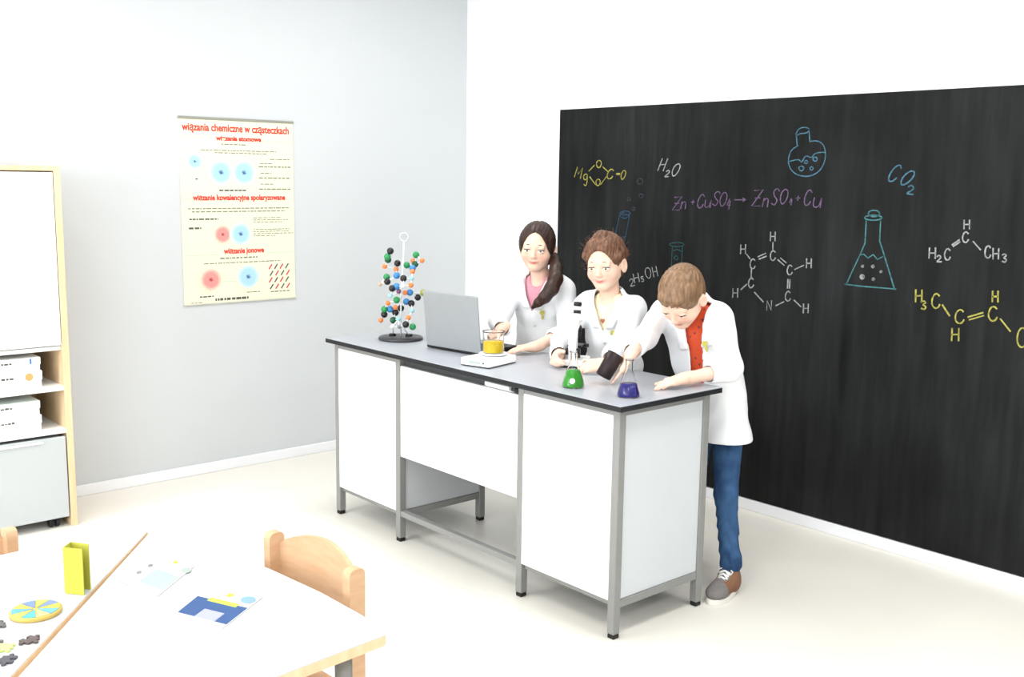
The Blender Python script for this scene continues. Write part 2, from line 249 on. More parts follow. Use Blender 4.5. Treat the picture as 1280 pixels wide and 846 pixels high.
('chalk_formula','blue',0.009,'light blue slanted chalk formula CO2',[[(0.109,1.724),(0.108,1.728),(0.107,1.733),(0.104,1.736),(0.099,1.737),(0.093,1.736),(0.086,1.732),(0.079,1.726),(0.071,1.718),(0.065,1.709),(0.06,1.701),(0.056,1.692),(0.054,1.684),(0.054,1.677),(0.055,1.672),(0.058,1.668),(0.063,1.667),(0.069,1.667),(0.075,1.669),(0.08,1.673),(0.086,1.678),(0.09,1.682)],[(0.164,1.712),(0.157,1.712),(0.148,1.709),(0.14,1.704),(0.132,1.698),(0.125,1.69),(0.119,1.682),(0.115,1.673),(0.113,1.664),(0.114,1.657),(0.117,1.653),(0.123,1.653),(0.13,1.654),(0.139,1.659),(0.15,1.667),(0.159,1.675),(0.165,1.683),(0.17,1.692),(0.172,1.699),(0.172,1.705),(0.169,1.71),(0.164,1.712)],[(0.149,1.645),(0.153,1.647),(0.157,1.65),(0.162,1.651),(0.167,1.648),(0.172,1.644),(0.174,1.639),(0.171,1.635),(0.166,1.631),(0.16,1.626),(0.153,1.623),(0.146,1.619),(0.143,1.616),(0.151,1.614),(0.164,1.613),(0.173,1.612)]]),
('chalk_drawing','teal',0.009,'teal chalk conical flask with white bubbles',[[(0.022,1.525),(0.019,1.519),(0.012,1.514),(0.002,1.511),(-0.011,1.51),(-0.022,1.513),(-0.03,1.517),(-0.033,1.524),(-0.031,1.53),(-0.023,1.535),(-0.013,1.538),(-0.0,1.538),(0.011,1.536),(0.018,1.531),(0.022,1.525)],[(0.035,1.507),(0.031,1.502),(0.02,1.498),(0.003,1.495),(-0.016,1.494),(-0.034,1.496),(-0.046,1.499),(-0.051,1.504),(-0.047,1.509),(-0.035,1.513),(-0.018,1.516),(0.001,1.517),(0.018,1.515),(0.03,1.512),(0.035,1.507)],[(-0.041,1.489),(-0.04,1.39),(-0.06,1.339),(-0.122,1.195)],[(0.029,1.492),(0.031,1.405),(0.056,1.346),(0.118,1.195)],[(-0.128,1.197),(-0.05,1.195),(0.124,1.197)],[(-0.062,1.336),(-0.042,1.34),(-0.021,1.324),(0.004,1.342),(0.026,1.321),(0.059,1.34)]]),
('chalk_bubbles','white',0.011,'white chalk bubbles inside the conical flask',[[(-0.041,1.286),(-0.041,1.285),(-0.042,1.283),(-0.043,1.283),(-0.045,1.282),(-0.047,1.283),(-0.048,1.284),(-0.049,1.286),(-0.048,1.287),(-0.047,1.289),(-0.046,1.29),(-0.044,1.29),(-0.042,1.289),(-0.041,1.288),(-0.041,1.286)],[(-0.043,1.286),(-0.044,1.285),(-0.045,1.285),(-0.046,1.286),(-0.045,1.287),(-0.044,1.287),(-0.043,1.286)],[(0.011,1.289),(0.011,1.287),(0.009,1.285),(0.007,1.284),(0.005,1.284),(0.003,1.285),(0.001,1.286),(0.001,1.288),(0.001,1.29),(0.002,1.292),(0.004,1.293),(0.007,1.293),(0.009,1.293),(0.01,1.291),(0.011,1.289)],[(0.008,1.289),(0.007,1.287),(0.005,1.287),(0.004,1.289),(0.005,1.29),(0.007,1.29),(0.008,1.289)],[(0.051,1.269),(0.05,1.267),(0.049,1.266),(0.048,1.265),(0.046,1.265),(0.045,1.265),(0.043,1.267),(0.043,1.268),(0.043,1.27),(0.044,1.271),(0.046,1.272),(0.047,1.272),(0.049,1.271),(0.05,1.27),(0.051,1.269)],[(0.048,1.268),(0.048,1.267),(0.046,1.267),(0.045,1.268),(0.046,1.269),(0.047,1.27),(0.048,1.268)],[(-0.034,1.238),(-0.035,1.235),(-0.037,1.231),(-0.041,1.229),(-0.045,1.229),(-0.049,1.23),(-0.052,1.233),(-0.053,1.237),(-0.052,1.241),(-0.05,1.244),(-0.046,1.246),(-0.042,1.246),(-0.038,1.245),(-0.035,1.242),(-0.034,1.238)],[(-0.04,1.238),(-0.041,1.235),(-0.045,1.234),(-0.047,1.237),(-0.046,1.241),(-0.042,1.241),(-0.04,1.238)],[(0.017,1.232),(0.017,1.23),(0.015,1.228),(0.014,1.227),(0.012,1.227),(0.01,1.228),(0.008,1.229),(0.008,1.231),(0.008,1.233),(0.009,1.235),(0.011,1.236),(0.013,1.236),(0.015,1.235),(0.016,1.234),(0.017,1.232)],[(0.014,1.232),(0.013,1.23),(0.011,1.23),(0.01,1.231),(0.011,1.233),(0.013,1.233),(0.014,1.232)]]),
('chalk_formula','white',0.007,'white chalk ending H5OH between two heads',[[(-1.457,1.102),(-1.455,1.106),(-1.452,1.11),(-1.448,1.113),(-1.442,1.113),(-1.435,1.111),(-1.431,1.107),(-1.431,1.102),(-1.434,1.095),(-1.438,1.089),(-1.442,1.082),(-1.448,1.075),(-1.448,1.072),(-1.44,1.073),(-1.427,1.077),(-1.418,1.08)],[(-1.418,1.094),(-1.432,1.141)],[(-1.384,1.103),(-1.398,1.15)],[(-1.425,1.118),(-1.391,1.127)],[(-1.359,1.133),(-1.363,1.133),(-1.369,1.132),(-1.373,1.13),(-1.374,1.126),(-1.372,1.122),(-1.37,1.12),(-1.367,1.12),(-1.363,1.122),(-1.36,1.122),(-1.357,1.12),(-1.355,1.117),(-1.354,1.114),(-1.354,1.111),(-1.356,1.108),(-1.358,1.106),(-1.361,1.106),(-1.365,1.106),(-1.367,1.107)],[(-1.333,1.183),(-1.338,1.18),(-1.342,1.175),(-1.344,1.168),(-1.345,1.161),(-1.344,1.153),(-1.341,1.146),(-1.336,1.139),(-1.329,1.132),(-1.323,1.128),(-1.317,1.127),(-1.312,1.129),(-1.308,1.134),(-1.305,1.14),(-1.304,1.149),(-1.304,1.158),(-1.306,1.166),(-1.309,1.173),(-1.314,1.179),(-1.32,1.182),(-1.327,1.184),(-1.333,1.183)],[(-1.281,1.138),(-1.297,1.188)],[(-1.253,1.145),(-1.269,1.195)],[(-1.289,1.163),(-1.262,1.171)]]),
('chalk_drawing','dimteal',0.006,'faint teal chalk beaker above the boy',[[(-1.081,1.324),(-1.085,1.319),(-1.099,1.315),(-1.118,1.311),(-1.14,1.31),(-1.16,1.311),(-1.174,1.314),(-1.179,1.319),(-1.174,1.324),(-1.16,1.328),(-1.141,1.331),(-1.119,1.333),(-1.099,1.332),(-1.086,1.329),(-1.081,1.324)],[(-1.16,1.31),(-1.162,1.201)],[(-1.091,1.316),(-1.093,1.216)],[(-1.154,1.287),(-1.128,1.296),(-1.096,1.288)],[(-1.118,1.252),(-1.119,1.248),(-1.123,1.244),(-1.128,1.242),(-1.134,1.241),(-1.139,1.243),(-1.143,1.246),(-1.144,1.25),(-1.143,1.255),(-1.14,1.259),(-1.135,1.261),(-1.129,1.261),(-1.123,1.26),(-1.12,1.257),(-1.118,1.252)]]),
('chalk_formula','white',0.009,'white chalk ring structure of C, H and N',[[(-0.546,1.373),(-0.547,1.415)],[(-0.519,1.374),(-0.52,1.417)],[(-0.547,1.394),(-0.52,1.396)],[(-0.515,1.32),(-0.518,1.322),(-0.521,1.325),(-0.524,1.326),(-0.528,1.326),(-0.531,1.324),(-0.535,1.321),(-0.538,1.316),(-0.54,1.31),(-0.541,1.304),(-0.541,1.299),(-0.54,1.293),(-0.539,1.288),(-0.536,1.284),(-0.533,1.281),(-0.529,1.279),(-0.525,1.279),(-0.521,1.281),(-0.518,1.282),(-0.515,1.286),(-0.513,1.289),(-0.512,1.292)],[(-0.63,1.272),(-0.633,1.274),(-0.636,1.277),(-0.639,1.278),(-0.643,1.278),(-0.647,1.276),(-0.651,1.273),(-0.653,1.268),(-0.656,1.262),(-0.657,1.256),(-0.657,1.25),(-0.656,1.244),(-0.655,1.239),(-0.652,1.235),(-0.648,1.232),(-0.645,1.23),(-0.641,1.23),(-0.637,1.231),(-0.633,1.233),(-0.631,1.237),(-0.629,1.241),(-0.627,1.243)],[(-0.718,1.3),(-0.719,1.344)],[(-0.689,1.302),(-0.69,1.346)],[(-0.718,1.322),(-0.69,1.325)],[(-0.635,1.177),(-0.637,1.179),(-0.64,1.182),(-0.644,1.184),(-0.647,1.183),(-0.651,1.181),(-0.655,1.178),(-0.658,1.173),(-0.66,1.167),(-0.661,1.161),(-0.662,1.155),(-0.661,1.149),(-0.659,1.144),(-0.656,1.14),(-0.653,1.137),(-0.649,1.135),(-0.645,1.135),(-0.641,1.137),(-0.638,1.139),(-0.635,1.142),(-0.633,1.146),(-0.631,1.149)],[(-0.754,1.076),(-0.754,1.121)],[(-0.724,1.079),(-0.725,1.123)],[(-0.754,1.099),(-0.725,1.102)],[(-0.546,1.033),(-0.547,1.08),(-0.52,1.036),(-0.521,1.083)],[(-0.419,1.131),(-0.421,1.133),(-0.424,1.136),(-0.427,1.137),(-0.43,1.136),(-0.434,1.135),(-0.437,1.131),(-0.44,1.127),(-0.442,1.121),(-0.443,1.115),(-0.444,1.109),(-0.443,1.103),(-0.441,1.098),(-0.439,1.095),(-0.435,1.092),(-0.432,1.09),(-0.428,1.09),(-0.424,1.091),(-0.421,1.093),(-0.418,1.097),(-0.416,1.1),(-0.415,1.103)],[(-0.339,1.042),(-0.34,1.084)],[(-0.313,1.045),(-0.314,1.086)],[(-0.339,1.063),(-0.314,1.066)],[(-0.416,1.257),(-0.418,1.259),(-0.421,1.262),(-0.424,1.263),(-0.428,1.263),(-0.432,1.261),(-0.435,1.258),(-0.437,1.253),(-0.439,1.247),(-0.441,1.241),(-0.441,1.235),(-0.44,1.23),(-0.438,1.225),(-0.436,1.221),(-0.433,1.218),(-0.429,1.217),(-0.425,1.217),(-0.422,1.218),(-0.418,1.22),(-0.416,1.223),(-0.414,1.227),(-0.413,1.229)],[(-0.336,1.257),(-0.337,1.299)],[(-0.31,1.259),(-0.312,1.301)],[(-0.337,1.278),(-0.311,1.281)],[(-0.53,1.366),(-0.529,1.334)],[(-0.613,1.291),(-0.569,1.311)],[(-0.605,1.28),(-0.564,1.297)],[(-0.497,1.284),(-0.459,1.26)],[(-0.482,1.293),(-0.449,1.273)],[(-0.399,1.245),(-0.351,1.268)],[(-0.434,1.194),(-0.434,1.152)],[(-0.423,1.194),(-0.423,1.153)],[(-0.393,1.097),(-0.354,1.07)],[(-0.494,1.061),(-0.451,1.084)],[(-0.623,1.114),(-0.569,1.072)],[(-0.648,1.227),(-0.648,1.178)],[(-0.672,1.15),(-0.705,1.121)],[(-0.681,1.299),(-0.661,1.279)]]),
('chalk_formula','white',0.009,'white chalk formula H2C, CH and CH3',[[(0.409,1.475),(0.407,1.511)],[(0.432,1.476),(0.43,1.512)],[(0.408,1.493),(0.431,1.495)],[(0.428,1.457),(0.426,1.459),(0.423,1.461),(0.42,1.463),(0.417,1.462),(0.414,1.461),(0.411,1.458),(0.409,1.454),(0.407,1.448),(0.406,1.443),(0.406,1.437),(0.407,1.432),(0.409,1.427),(0.411,1.424),(0.414,1.421),(0.417,1.419),(0.42,1.419),(0.424,1.42),(0.426,1.422),(0.428,1.425),(0.43,1.428),(0.431,1.431)],[(0.266,1.343),(0.265,1.387)],[(0.294,1.344),(0.292,1.389)],[(0.266,1.365),(0.293,1.367)],[(0.302,1.352),(0.304,1.354),(0.306,1.357),(0.309,1.358),(0.312,1.357),(0.316,1.355),(0.318,1.352),(0.317,1.348),(0.314,1.344),(0.311,1.34),(0.308,1.336),(0.303,1.333),(0.303,1.33),(0.308,1.33),(0.316,1.331),(0.322,1.332)],[(0.356,1.382),(0.354,1.384),(0.351,1.387),(0.348,1.389),(0.345,1.388),(0.342,1.387),(0.339,1.383),(0.337,1.379),(0.335,1.373),(0.334,1.367),(0.334,1.361),(0.335,1.355),(0.337,1.35),(0.339,1.346),(0.342,1.343),(0.345,1.341),(0.348,1.341),(0.352,1.342),(0.355,1.344),(0.357,1.347),(0.358,1.351),(0.36,1.354)],[(0.525,1.403),(0.524,1.406),(0.521,1.409),(0.518,1.41),(0.515,1.41),(0.512,1.408),(0.509,1.405),(0.507,1.4),(0.506,1.394),(0.505,1.387),(0.505,1.381),(0.506,1.375),(0.507,1.37),(0.51,1.366),(0.513,1.363),(0.516,1.361),(0.519,1.361),(0.522,1.362),(0.525,1.364),(0.527,1.367),(0.528,1.371),(0.529,1.374)],[(0.54,1.358),(0.537,1.401)],[(0.562,1.36),(0.56,1.402)],[(0.539,1.379),(0.56,1.382)],[(0.577,1.377),(0.58,1.379),(0.583,1.381),(0.587,1.381),(0.589,1.38),(0.591,1.377),(0.592,1.374),(0.59,1.372),(0.586,1.369),(0.584,1.366),(0.587,1.364),(0.591,1.362),(0.594,1.359),(0.594,1.355),(0.592,1.351),(0.589,1.349),(0.586,1.349),(0.582,1.35),(0.579,1.351)],[(0.364,1.406),(0.392,1.428)],[(0.369,1.4),(0.396,1.42)],[(0.452,1.425),(0.485,1.393)]]),
('chalk_formula','yellow',0.01,'yellow chalk chain formula starting with H3C at right',[[(0.22,1.15),(0.217,1.202)],[(0.248,1.152),(0.245,1.204)],[(0.219,1.176),(0.246,1.179)],[(0.246,1.152),(0.25,1.154),(0.255,1.156),(0.259,1.157),(0.262,1.155),(0.265,1.153),(0.266,1.15),(0.263,1.147),(0.257,1.144),(0.255,1.141),(0.258,1.138),(0.264,1.136),(0.268,1.133),(0.268,1.129),(0.265,1.125),(0.262,1.122),(0.257,1.122),(0.252,1.123),(0.249,1.124)],[(0.324,1.186),(0.322,1.189),(0.318,1.192),(0.314,1.194),(0.31,1.194),(0.305,1.191),(0.301,1.187),(0.298,1.18),(0.295,1.172),(0.294,1.164),(0.294,1.157),(0.295,1.149),(0.297,1.143),(0.3,1.138),(0.305,1.134),(0.309,1.132),(0.314,1.132),(0.318,1.133),(0.323,1.136),(0.326,1.14),(0.328,1.146),(0.329,1.149)],[(0.434,1.129),(0.432,1.131),(0.428,1.135),(0.423,1.136),(0.419,1.136),(0.414,1.133),(0.41,1.129),(0.406,1.123),(0.403,1.115),(0.402,1.108),(0.402,1.101),(0.403,1.094),(0.405,1.088),(0.409,1.083),(0.413,1.08),(0.418,1.078),(0.423,1.078),(0.428,1.08),(0.432,1.082),(0.435,1.086),(0.438,1.091),(0.439,1.095)],[(0.394,1.001),(0.392,1.052)],[(0.424,1.005),(0.421,1.056)],[(0.393,1.027),(0.422,1.031)],[(0.572,1.156),(0.569,1.159),(0.565,1.162),(0.561,1.164),(0.557,1.163),(0.552,1.161),(0.548,1.157),(0.545,1.151),(0.543,1.143),(0.541,1.135),(0.541,1.128),(0.542,1.121),(0.545,1.115),(0.548,1.11),(0.552,1.106),(0.557,1.104),(0.561,1.104),(0.566,1.106),(0.57,1.108),(0.573,1.113),(0.575,1.118),(0.577,1.121)],[(0.552,1.183),(0.55,1.226)],[(0.575,1.185),(0.572,1.228)],[(0.551,1.204),(0.573,1.207)],[(0.696,1.08),(0.694,1.083),(0.689,1.088),(0.685,1.09),(0.681,1.089),(0.676,1.086),(0.672,1.081),(0.668,1.073),(0.666,1.062),(0.665,1.052),(0.665,1.043),(0.666,1.033),(0.669,1.025),(0.672,1.019),(0.677,1.014),(0.682,1.011),(0.687,1.011),(0.691,1.013),(0.696,1.017),(0.699,1.022),(0.701,1.029),(0.702,1.033)],[(0.342,1.148),(0.376,1.106)],[(0.457,1.109),(0.517,1.134)],[(0.463,1.098),(0.521,1.122)],[(0.591,1.116),(0.635,1.07)]]),
]
def chalk_mesh(strokes, wd, y0):
    bm = bmesh.new(); rnd = random.Random(3)
    for s in strokes:
        pts = [Vector((a, b)) for a, b in s]
        P = [pts[0]]
        for q in pts[1:]:
            if (q-P[-1]).length > .002: P.append(q)
        if len(P) < 2: continue
        L, R = [], []
        for i, q in enumerate(P):
            a = P[max(i-1, 0)]; b = P[min(i+1, len(P)-1)]; d = (b-a)
            if d.length < 1e-6: d = P[i]-P[i-1]
            d.normalize(); nrm = Vector((-d.y, d.x)); hw = wd*.5*rnd.uniform(.75, 1.15)
            if i in (0, len(P)-1): q = q+d*(hw*.7 if i else -hw*.7)
            L.append((q+nrm*hw)); R.append((q-nrm*hw))
        for k in range(len(P)-1):
            quad = [L[k], R[k], R[k+1], L[k+1]]
            f_ = [bm.verts.new((v.x, y0-.0012, v.y)) for v in quad]; b_ = [bm.verts.new((v.x, y0-.0001, v.y)) for v in quad]
            bm.faces.new(f_); bm.faces.new(b_[::-1])
            for j in range(4): bm.faces.new((f_[j], b_[j], b_[(j+1) % 4], f_[(j+1) % 4]))
    bmesh.ops.recalc_face_normals(bm, faces=bm.faces)
    return bm
for (nm, c, wd, lb, ss) in CHALK:
    cm = mat('chalk_'+c, CHC[c], .95, .05, .55, 70)
    if nm == 'chalk_bubbles':
        for s_ in (ss if c != 'white' else [ss[k:k+2] for k in range(0, len(ss), 2)]):
            lab(bm_obj('chalk_bubble', chalk_mesh(s_ if c == 'white' else [s_], wd*.66, YB-.014), cm, board), lb.replace('bubbles', 'bubble'))
    else:
        cl = []                                   # strokes that lie close together form one piece of writing
        for s_ in ss:
            bb = (min(q[0] for q in s_), max(q[0] for q in s_), min(q[1] for q in s_), max(q[1] for q in s_)); hit = [k for k in cl if any(bb[0]-.04 < o[1] and o[0] < bb[1]+.04 and bb[2]-.04 < o[3] and o[2] < bb[3]+.04 for o in k[1])]
            mg = ([s_], [bb])
            for k in hit: mg[0].extend(k[0]); mg[1].extend(k[1]); cl.remove(k)
            cl.append(mg)
        for k in cl: lab(bm_obj(nm, chalk_mesh(k[0], wd*.66, YB-.014), cm, board), lb)

# ------------------------------------------------------------------ poster on the left wall
PY0, PY1, PZ0, PZ1 = -.301, .377, .952, 1.952
def poster_paper():
    return mat('cream_poster_paper', rgb(236, 235, 208), .6, .2, .02, 3)
poster = thing('poster', 'cream chemistry poster with red headings and blue atom pictures on left wall', 'poster', (XL+.003, (PY0+PY1)/2, PZ0))
PM = Matrix(((0, 0, 1, XL+.002), (1, 0, 0, PY0), (0, 1, 0, PZ1), (0, 0, 0, 1)))    # u right, v up (negative down), normal +x
PW, PH = PY1-PY0, PZ1-PZ0
bm = bmesh.new(); bbox(bm, 0, PW, -PH, 0, 0, .002, PM, .0003); bm_obj('sheet', bm, poster_paper(), poster)
bm = bmesh.new(); bbox(bm, -.004, PW+.004, -.009, .004, 0, .009, PM, .002); bm_obj('top_batten', bm, mat('grey_batten', rgb(150, 150, 140), .4), poster)
bm = bmesh.new(); bbox(bm, -.004, PW+.004, -PH-.004, -PH+.006, 0, .009, PM, .002); bm_obj('bottom_batten', bm, mat('pale_batten', rgb(216, 214, 196), .4), poster)
RED = mat('red_print', rgb(226, 66, 58), .6, .2); GREYT = mat('grey_print', rgb(140, 138, 118), .6, .2); DARKT = mat('dark_print', rgb(92, 92, 88), .6, .2); GRNL = mat('pale_green_print', rgb(200, 226, 190), .6, .2)
def text_mesh(s, size, bold=.0):
    cu = bpy.data.curves.new('t', 'FONT'); cu.body = s; cu.size = size; cu.align_x = 'CENTER'; cu.align_y = 'CENTER'; cu.offset = bold; cu.extrude = .0003; cu.resolution_u = 3
    o = bpy.data.objects.new('t', cu); COL.objects.link(o)
    dg = bpy.context.evaluated_depsgraph_get(); me = bpy.data.meshes.new_from_object(o.evaluated_get(dg))
    bpy.data.objects.remove(o); bpy.data.curves.remove(cu)
    return me
def ptext(s, u, v, size, width, m_):
    me = text_mesh(s, size, .0016); xs_ = [q.co.x for q in me.vertices]; k = width/(max(xs_)-min(xs_))
    for q in me.vertices: q.co = PM @ Vector((u+q.co.x*k, -v+q.co.y, .0026+q.co.z))
    me.materials.clear(); o = link('heading', me, m_, poster); return o
ptext('wiązania chemiczne w cząsteczkach', .337, .052, .056, .635, RED)
ptext('wiązania atomowe', .345, .106, .034, .27, RED)
ptext('wiązanie kowalencyjne spolaryzowane', .345, .425, .042, .555, RED)
ptext('wiązanie jonowe', .36, .718, .042, .245, RED)
def pbars(name, rows, m_, seed):
    rd = random.Random(seed)
    for (u0, u1, v, h) in rows:
        bm = bmesh.new(); u = u0
        while u < u1-.004:
            l = min(rd.uniform(.008, .03), u1-u); bbox(bm, u, u+l, -v-h/2, -v+h/2, .002, .0026, PM); u += l+rd.uniform(.004, .008)
        bm_obj('text_line', bm, m_, poster)['kind'] = 'stuff'
pbars('small_print', [(.24, .39, .137, .006), (.12, .57, .17, .005), (.2, .51, .183, .005)], GREYT, 1)
pbars('small_print', [(.53, .655, .212, .005), (.47, .55, .236, .005), (.46, .66, .254, .007), (.47, .54, .29, .005), (.46, .66, .316, .007), (.47, .55, .35, .005), (.46, .66, .378, .007)], GREYT, 2)
pbars('small_print', [(.04, .65, .483, .006), (.06, .62, .5, .006)], GREYT, 3)
pbars('small_print', [(.045, .21, .54, .008), (.04, .11, .588, .010), (.22, .38, .385, .008), (.085, .1, .325, .007)], DARKT, 4)
pbars('small_print', [(.42, .59, .537, .004), (.42, .64, .549, .004), (.42, .6, .561, .004), (.42, .65, .602, .004), (.42, .64, .614, .004), (.42, .67, .626, .004), (.42, .56, .638, .004)], GREYT, 5)
pbars('small_print', [(.215, .44, .756, .008), (.12, .58, .782, .005)], GREYT, 6)
pbars('small_print', [(.09, .18, .962, .007), (.18, .38, .982, .013), (.04, .11, .998-.004, .006), (.37, .45, .952, .004), (.52, .64, .958, .005)], DARKT, 7)
for (u0, u1, v) in ((.01, .2, .1), (.49, .67, .115), (.01, .06, .43), (.63, .67, .43), (.01, .22, .735), (.5, .67, .735), (.2, .33, .885)):
    bm = bmesh.new(); bbox(bm, u0, u1, -v-.002, -v+.002, .002, .0025, PM); bm_obj('divider_line', bm, GRNL, poster)
def atom_mat(name, inner, outer):
    mt = bpy.data.materials.new(name); mt.use_nodes = True; nt = mt.node_tree; b = nt.nodes['Principled BSDF']; b.inputs['Roughness'].default_value = .6
    tc = nt.nodes.new('ShaderNodeTexCoord'); g = nt.nodes.new('ShaderNodeTexGradient'); g.gradient_type = 'SPHERICAL'
    n = nt.nodes.new('ShaderNodeTexNoise'); n.inputs['Scale'].default_value = 7
    ad = nt.nodes.new('ShaderNodeMath'); ad.operation = 'MULTIPLY_ADD'; ad.inputs[1].default_value = .35; ad.inputs[2].default_value = -.17
    sm = nt.nodes.new('ShaderNodeMath'); sm.operation = 'ADD'
    r = nt.nodes.new('ShaderNodeValToRGB'); cr = r.color_ramp
    cr.elements[0].position = .02; cr.elements[0].color = rgb(236, 235, 208); cr.elements[1].position = .95; cr.elements[1].color = inner
    e = cr.elements.new(.42); e.color = outer; e = cr.elements.new(.8); e.color = outer
    nt.links.new(tc.outputs['Object'], g.inputs[0]); nt.links.new(tc.outputs['Object'], n.inputs['Vector'])
    nt.links.new(n.outputs['Fac'], ad.inputs[0]); nt.links.new(ad.outputs[0], sm.inputs[0]); nt.links.new(g.outputs['Fac'], sm.inputs[1])
    nt.links.new(sm.outputs[0], r.inputs[0]); nt.links.new(r.outputs[0], b.inputs['Base Color'])
    return mt
ABL = atom_mat('printed_blue_atom', rgb(50, 90, 140), rgb(170, 212, 240)); ARD = atom_mat('printed_red_atom', rgb(180, 50, 60), rgb(238, 150, 145))
for k_, (u, v, r, am) in enumerate(((.085, .232, .045, ABL), (.234, .288, .075, ABL), (.37, .288, .075, ABL), (.234, .625, .056, ARD), (.341, .625, .068, ABL), (.157, .87, .068, ARD), (.38, .865, .074, ABL))):
    bm = bmesh.new(); bmesh.ops.create_circle(bm, cap_ends=True, segments=28, radius=1)
    o = bm_obj('atom_picture', bm, am, poster)
    o.matrix_world = PM @ Matrix.Translation((u, -v, .0024+.0003*k_)) @ Matrix.Diagonal((r, r, 1, 1))
    o.matrix_parent_inverse = parent_inv(poster); o.matrix_basis = PM @ Matrix.Translation((u, -v, .0024+.0003*k_)) @ Matrix.Diagonal((r, r, 1, 1))
for k, mm in enumerate((mat('crimson_print', rgb(206, 70, 90), .6), DARKT)):
    for i in range(4):
        for j in range(4):
            if (i+j) % 2 == k:
                M2 = PM @ T(.52+i*.035+(j % 2)*.006, -.815-j*.038, .0022, .95); bm = bmesh.new(); bbox(bm, -.017, .017, -.004, .004, 0, .0004, M2)
                bm_obj('lattice_mark', bm, mm, poster)

# ------------------------------------------------------------------ tall cabinet with boxes, rolling chest
CF = -2.476; CY1 = -1.063; CY0 = -1.95; CT = 1.682
cab = thing('cabinet', 'tall beech-framed cabinet with white door and open shelves at left wall', 'cabinet', (CF-.22, (CY0+CY1)/2, 0))
def cbox(n, x0, x1, y0, y1, z0, z1, m_, par=None, bev=.0015): return box(n, x0, x1, y0, y1, z0, z1, m_, par or cab, bev)
cbox('side_panel', XL+.02, CF, CY1-.03, CY1, 0, CT, BEECH); cbox('side_panel', XL+.02, CF, CY0, CY0+.03, 0, CT, BEECH)
cbox('top_panel', XL+.02, CF, CY0+.03, CY1-.03, CT-.022, CT, BEECH)
cbox('back_panel', XL+.02, XL+.03, CY0+.03, CY1-.03, .48, CT-.022, BEECH)
door = cbox('door', CF-.018, CF, CY0+.034, CY1-.034, .868, CT-.028, WHITE)
for z in (.862, .675, .473):
    cbox('shelf', XL+.03, CF-(.022 if z > .8 else .004), CY0+.03, CY1-.03, z-.02, z, WHITE)
CHESTM = mat('pale_grey_laminate', rgb(186, 190, 191), .4, .3, .02, 6)
chest = thing('rolling_chest', 'pale grey rolling drawer chest on casters inside the cabinet bottom', 'chest', (CF-.2, (CY0+CY1)/2, 0))
box('body', XL+.05, CF-.02, CY0+.04, CY1-.045, .06, .432, CHESTM, chest)
fr = box('drawer_front', CF-.02, CF-.001, CY0+.036, CY1-.036, .05, .438, CHESTM, chest)
box('handle', CF-.001, CF+.006, -1.44, -1.2, .418, .428, mat('pale_handle', rgb(236, 236, 236), .3), fr)
for y in (-1.16, -1.83):
    ca = box('caster', CF-.07, CF-.03, y-.02, y+.02, .03, .06, BLACKP, chest)
    for s in (-1, 1):
        lathe('wheel', [(0, -.008), (.022, -.008), (.025, -.004), (.025, .004), (.022, .008), (0, .008)], T(CF-.045, y+s*.015, .025) @ Matrix.Rotation(math.pi/2, 4, 'X'), BLACKP, ca, 16)
bk = [mat('white_card', rgb(246, 246, 244), .4, .3), mat('pale_green_card', rgb(228, 238, 232), .4, .3)]
BXS = [(.6755, .078, 0, 'white flat game box on the upper cabinet shelf, lower of the two'), (.754, .062, 0, 'white flat game box lying on top of the upper shelf stack'),
       (.4735, .074, 1, 'pale green game box on the lower cabinet shelf, bottom of its stack'), (.548, .066, 1, 'pale green game box on top of the lower shelf stack')]
for i, (z, h, k, lb) in enumerate(BXS):
    y1 = -1.178-(.004 if i % 2 else 0)-(.012 if k else 0)
    t = thing('game_box', lb, 'box', (CF-.2, y1-.2, z), 'game boxes on the cabinet shelves')
    box('carton', CF-.33, CF-.045, y1-.42, y1, z, z+h*.55, bk[k], t)
    ld = box('lid', CF-.333, CF-.042, y1-.423, y1+.003, z+h*.45, z+h, bk[k], t)
    bm = bmesh.new(); rd = random.Random(i)
    u = y1-.34
    while u < y1-.12:
        l = rd.uniform(.008, .018); bbox(bm, CF-.0425, CF-.0412, u, u+l, z+h*.6, z+h*.6+rd.uniform(.006, .01)); u += l+.004
    bm_obj('printed_text', bm, DARKT, ld)['kind'] = 'stuff'
    if i == 0:
        bm = bmesh.new(); lathe_bm(bm, [(0, 0), (.018, 0), (.018, .0014), (0, .0014)], 14, frame((CF-.0425, y1-.055, z+.052), (0, 1, 0), (0, 0, 1), (1, 0, 0)))
        bm_obj('brown_picture', bm, mat('tan_print', rgb(214, 160, 100), .5, .2), ld)
    if i == 1:
        bm = bmesh.new(); bbox(bm, CF-.0425, CF-.0412, y1-.045, y1-.037, z+.033, z+.058); bm_obj('blue_mark', bm, mat('blue_print', rgb(80, 130, 200), .5, .2), ld)

# ------------------------------------------------------------------ laboratory bench
LX = [0, -.506, -1.338, -1.848]; LD = .472; HT = .88
bench = thing('lab_bench', 'long grey-topped laboratory bench with white panels and grey steel frame', 'bench', (-.924, .236, 0))
TOPM = mat('light_grey_worktop', rgb(172, 176, 183), .3, .35, .03, 8); EDGE = mat('black_worktop_edge', rgb(34, 36, 38), .4, .3)
top = box('worktop', -1.896, .048, -.048, .52, HT-.003, HT, TOPM, bench, bev=.0008)
box('edge_band', -1.8965, .0485, -.0485, .5205, HT-.022, HT-.003, EDGE, top, bev=.0008)
hw = .017
for i, x in enumerate(LX):
    for y in (0, LD):
        lg = box('leg', x-hw, x+hw, y-hw, y+hw, .018, HT-.022, STEEL, bench, bev=.002)
        box('foot', x-hw+.001, x+hw-.001, y-hw+.001, y+hw-.001, 0, .018, BLACKP, lg, bev=.003)
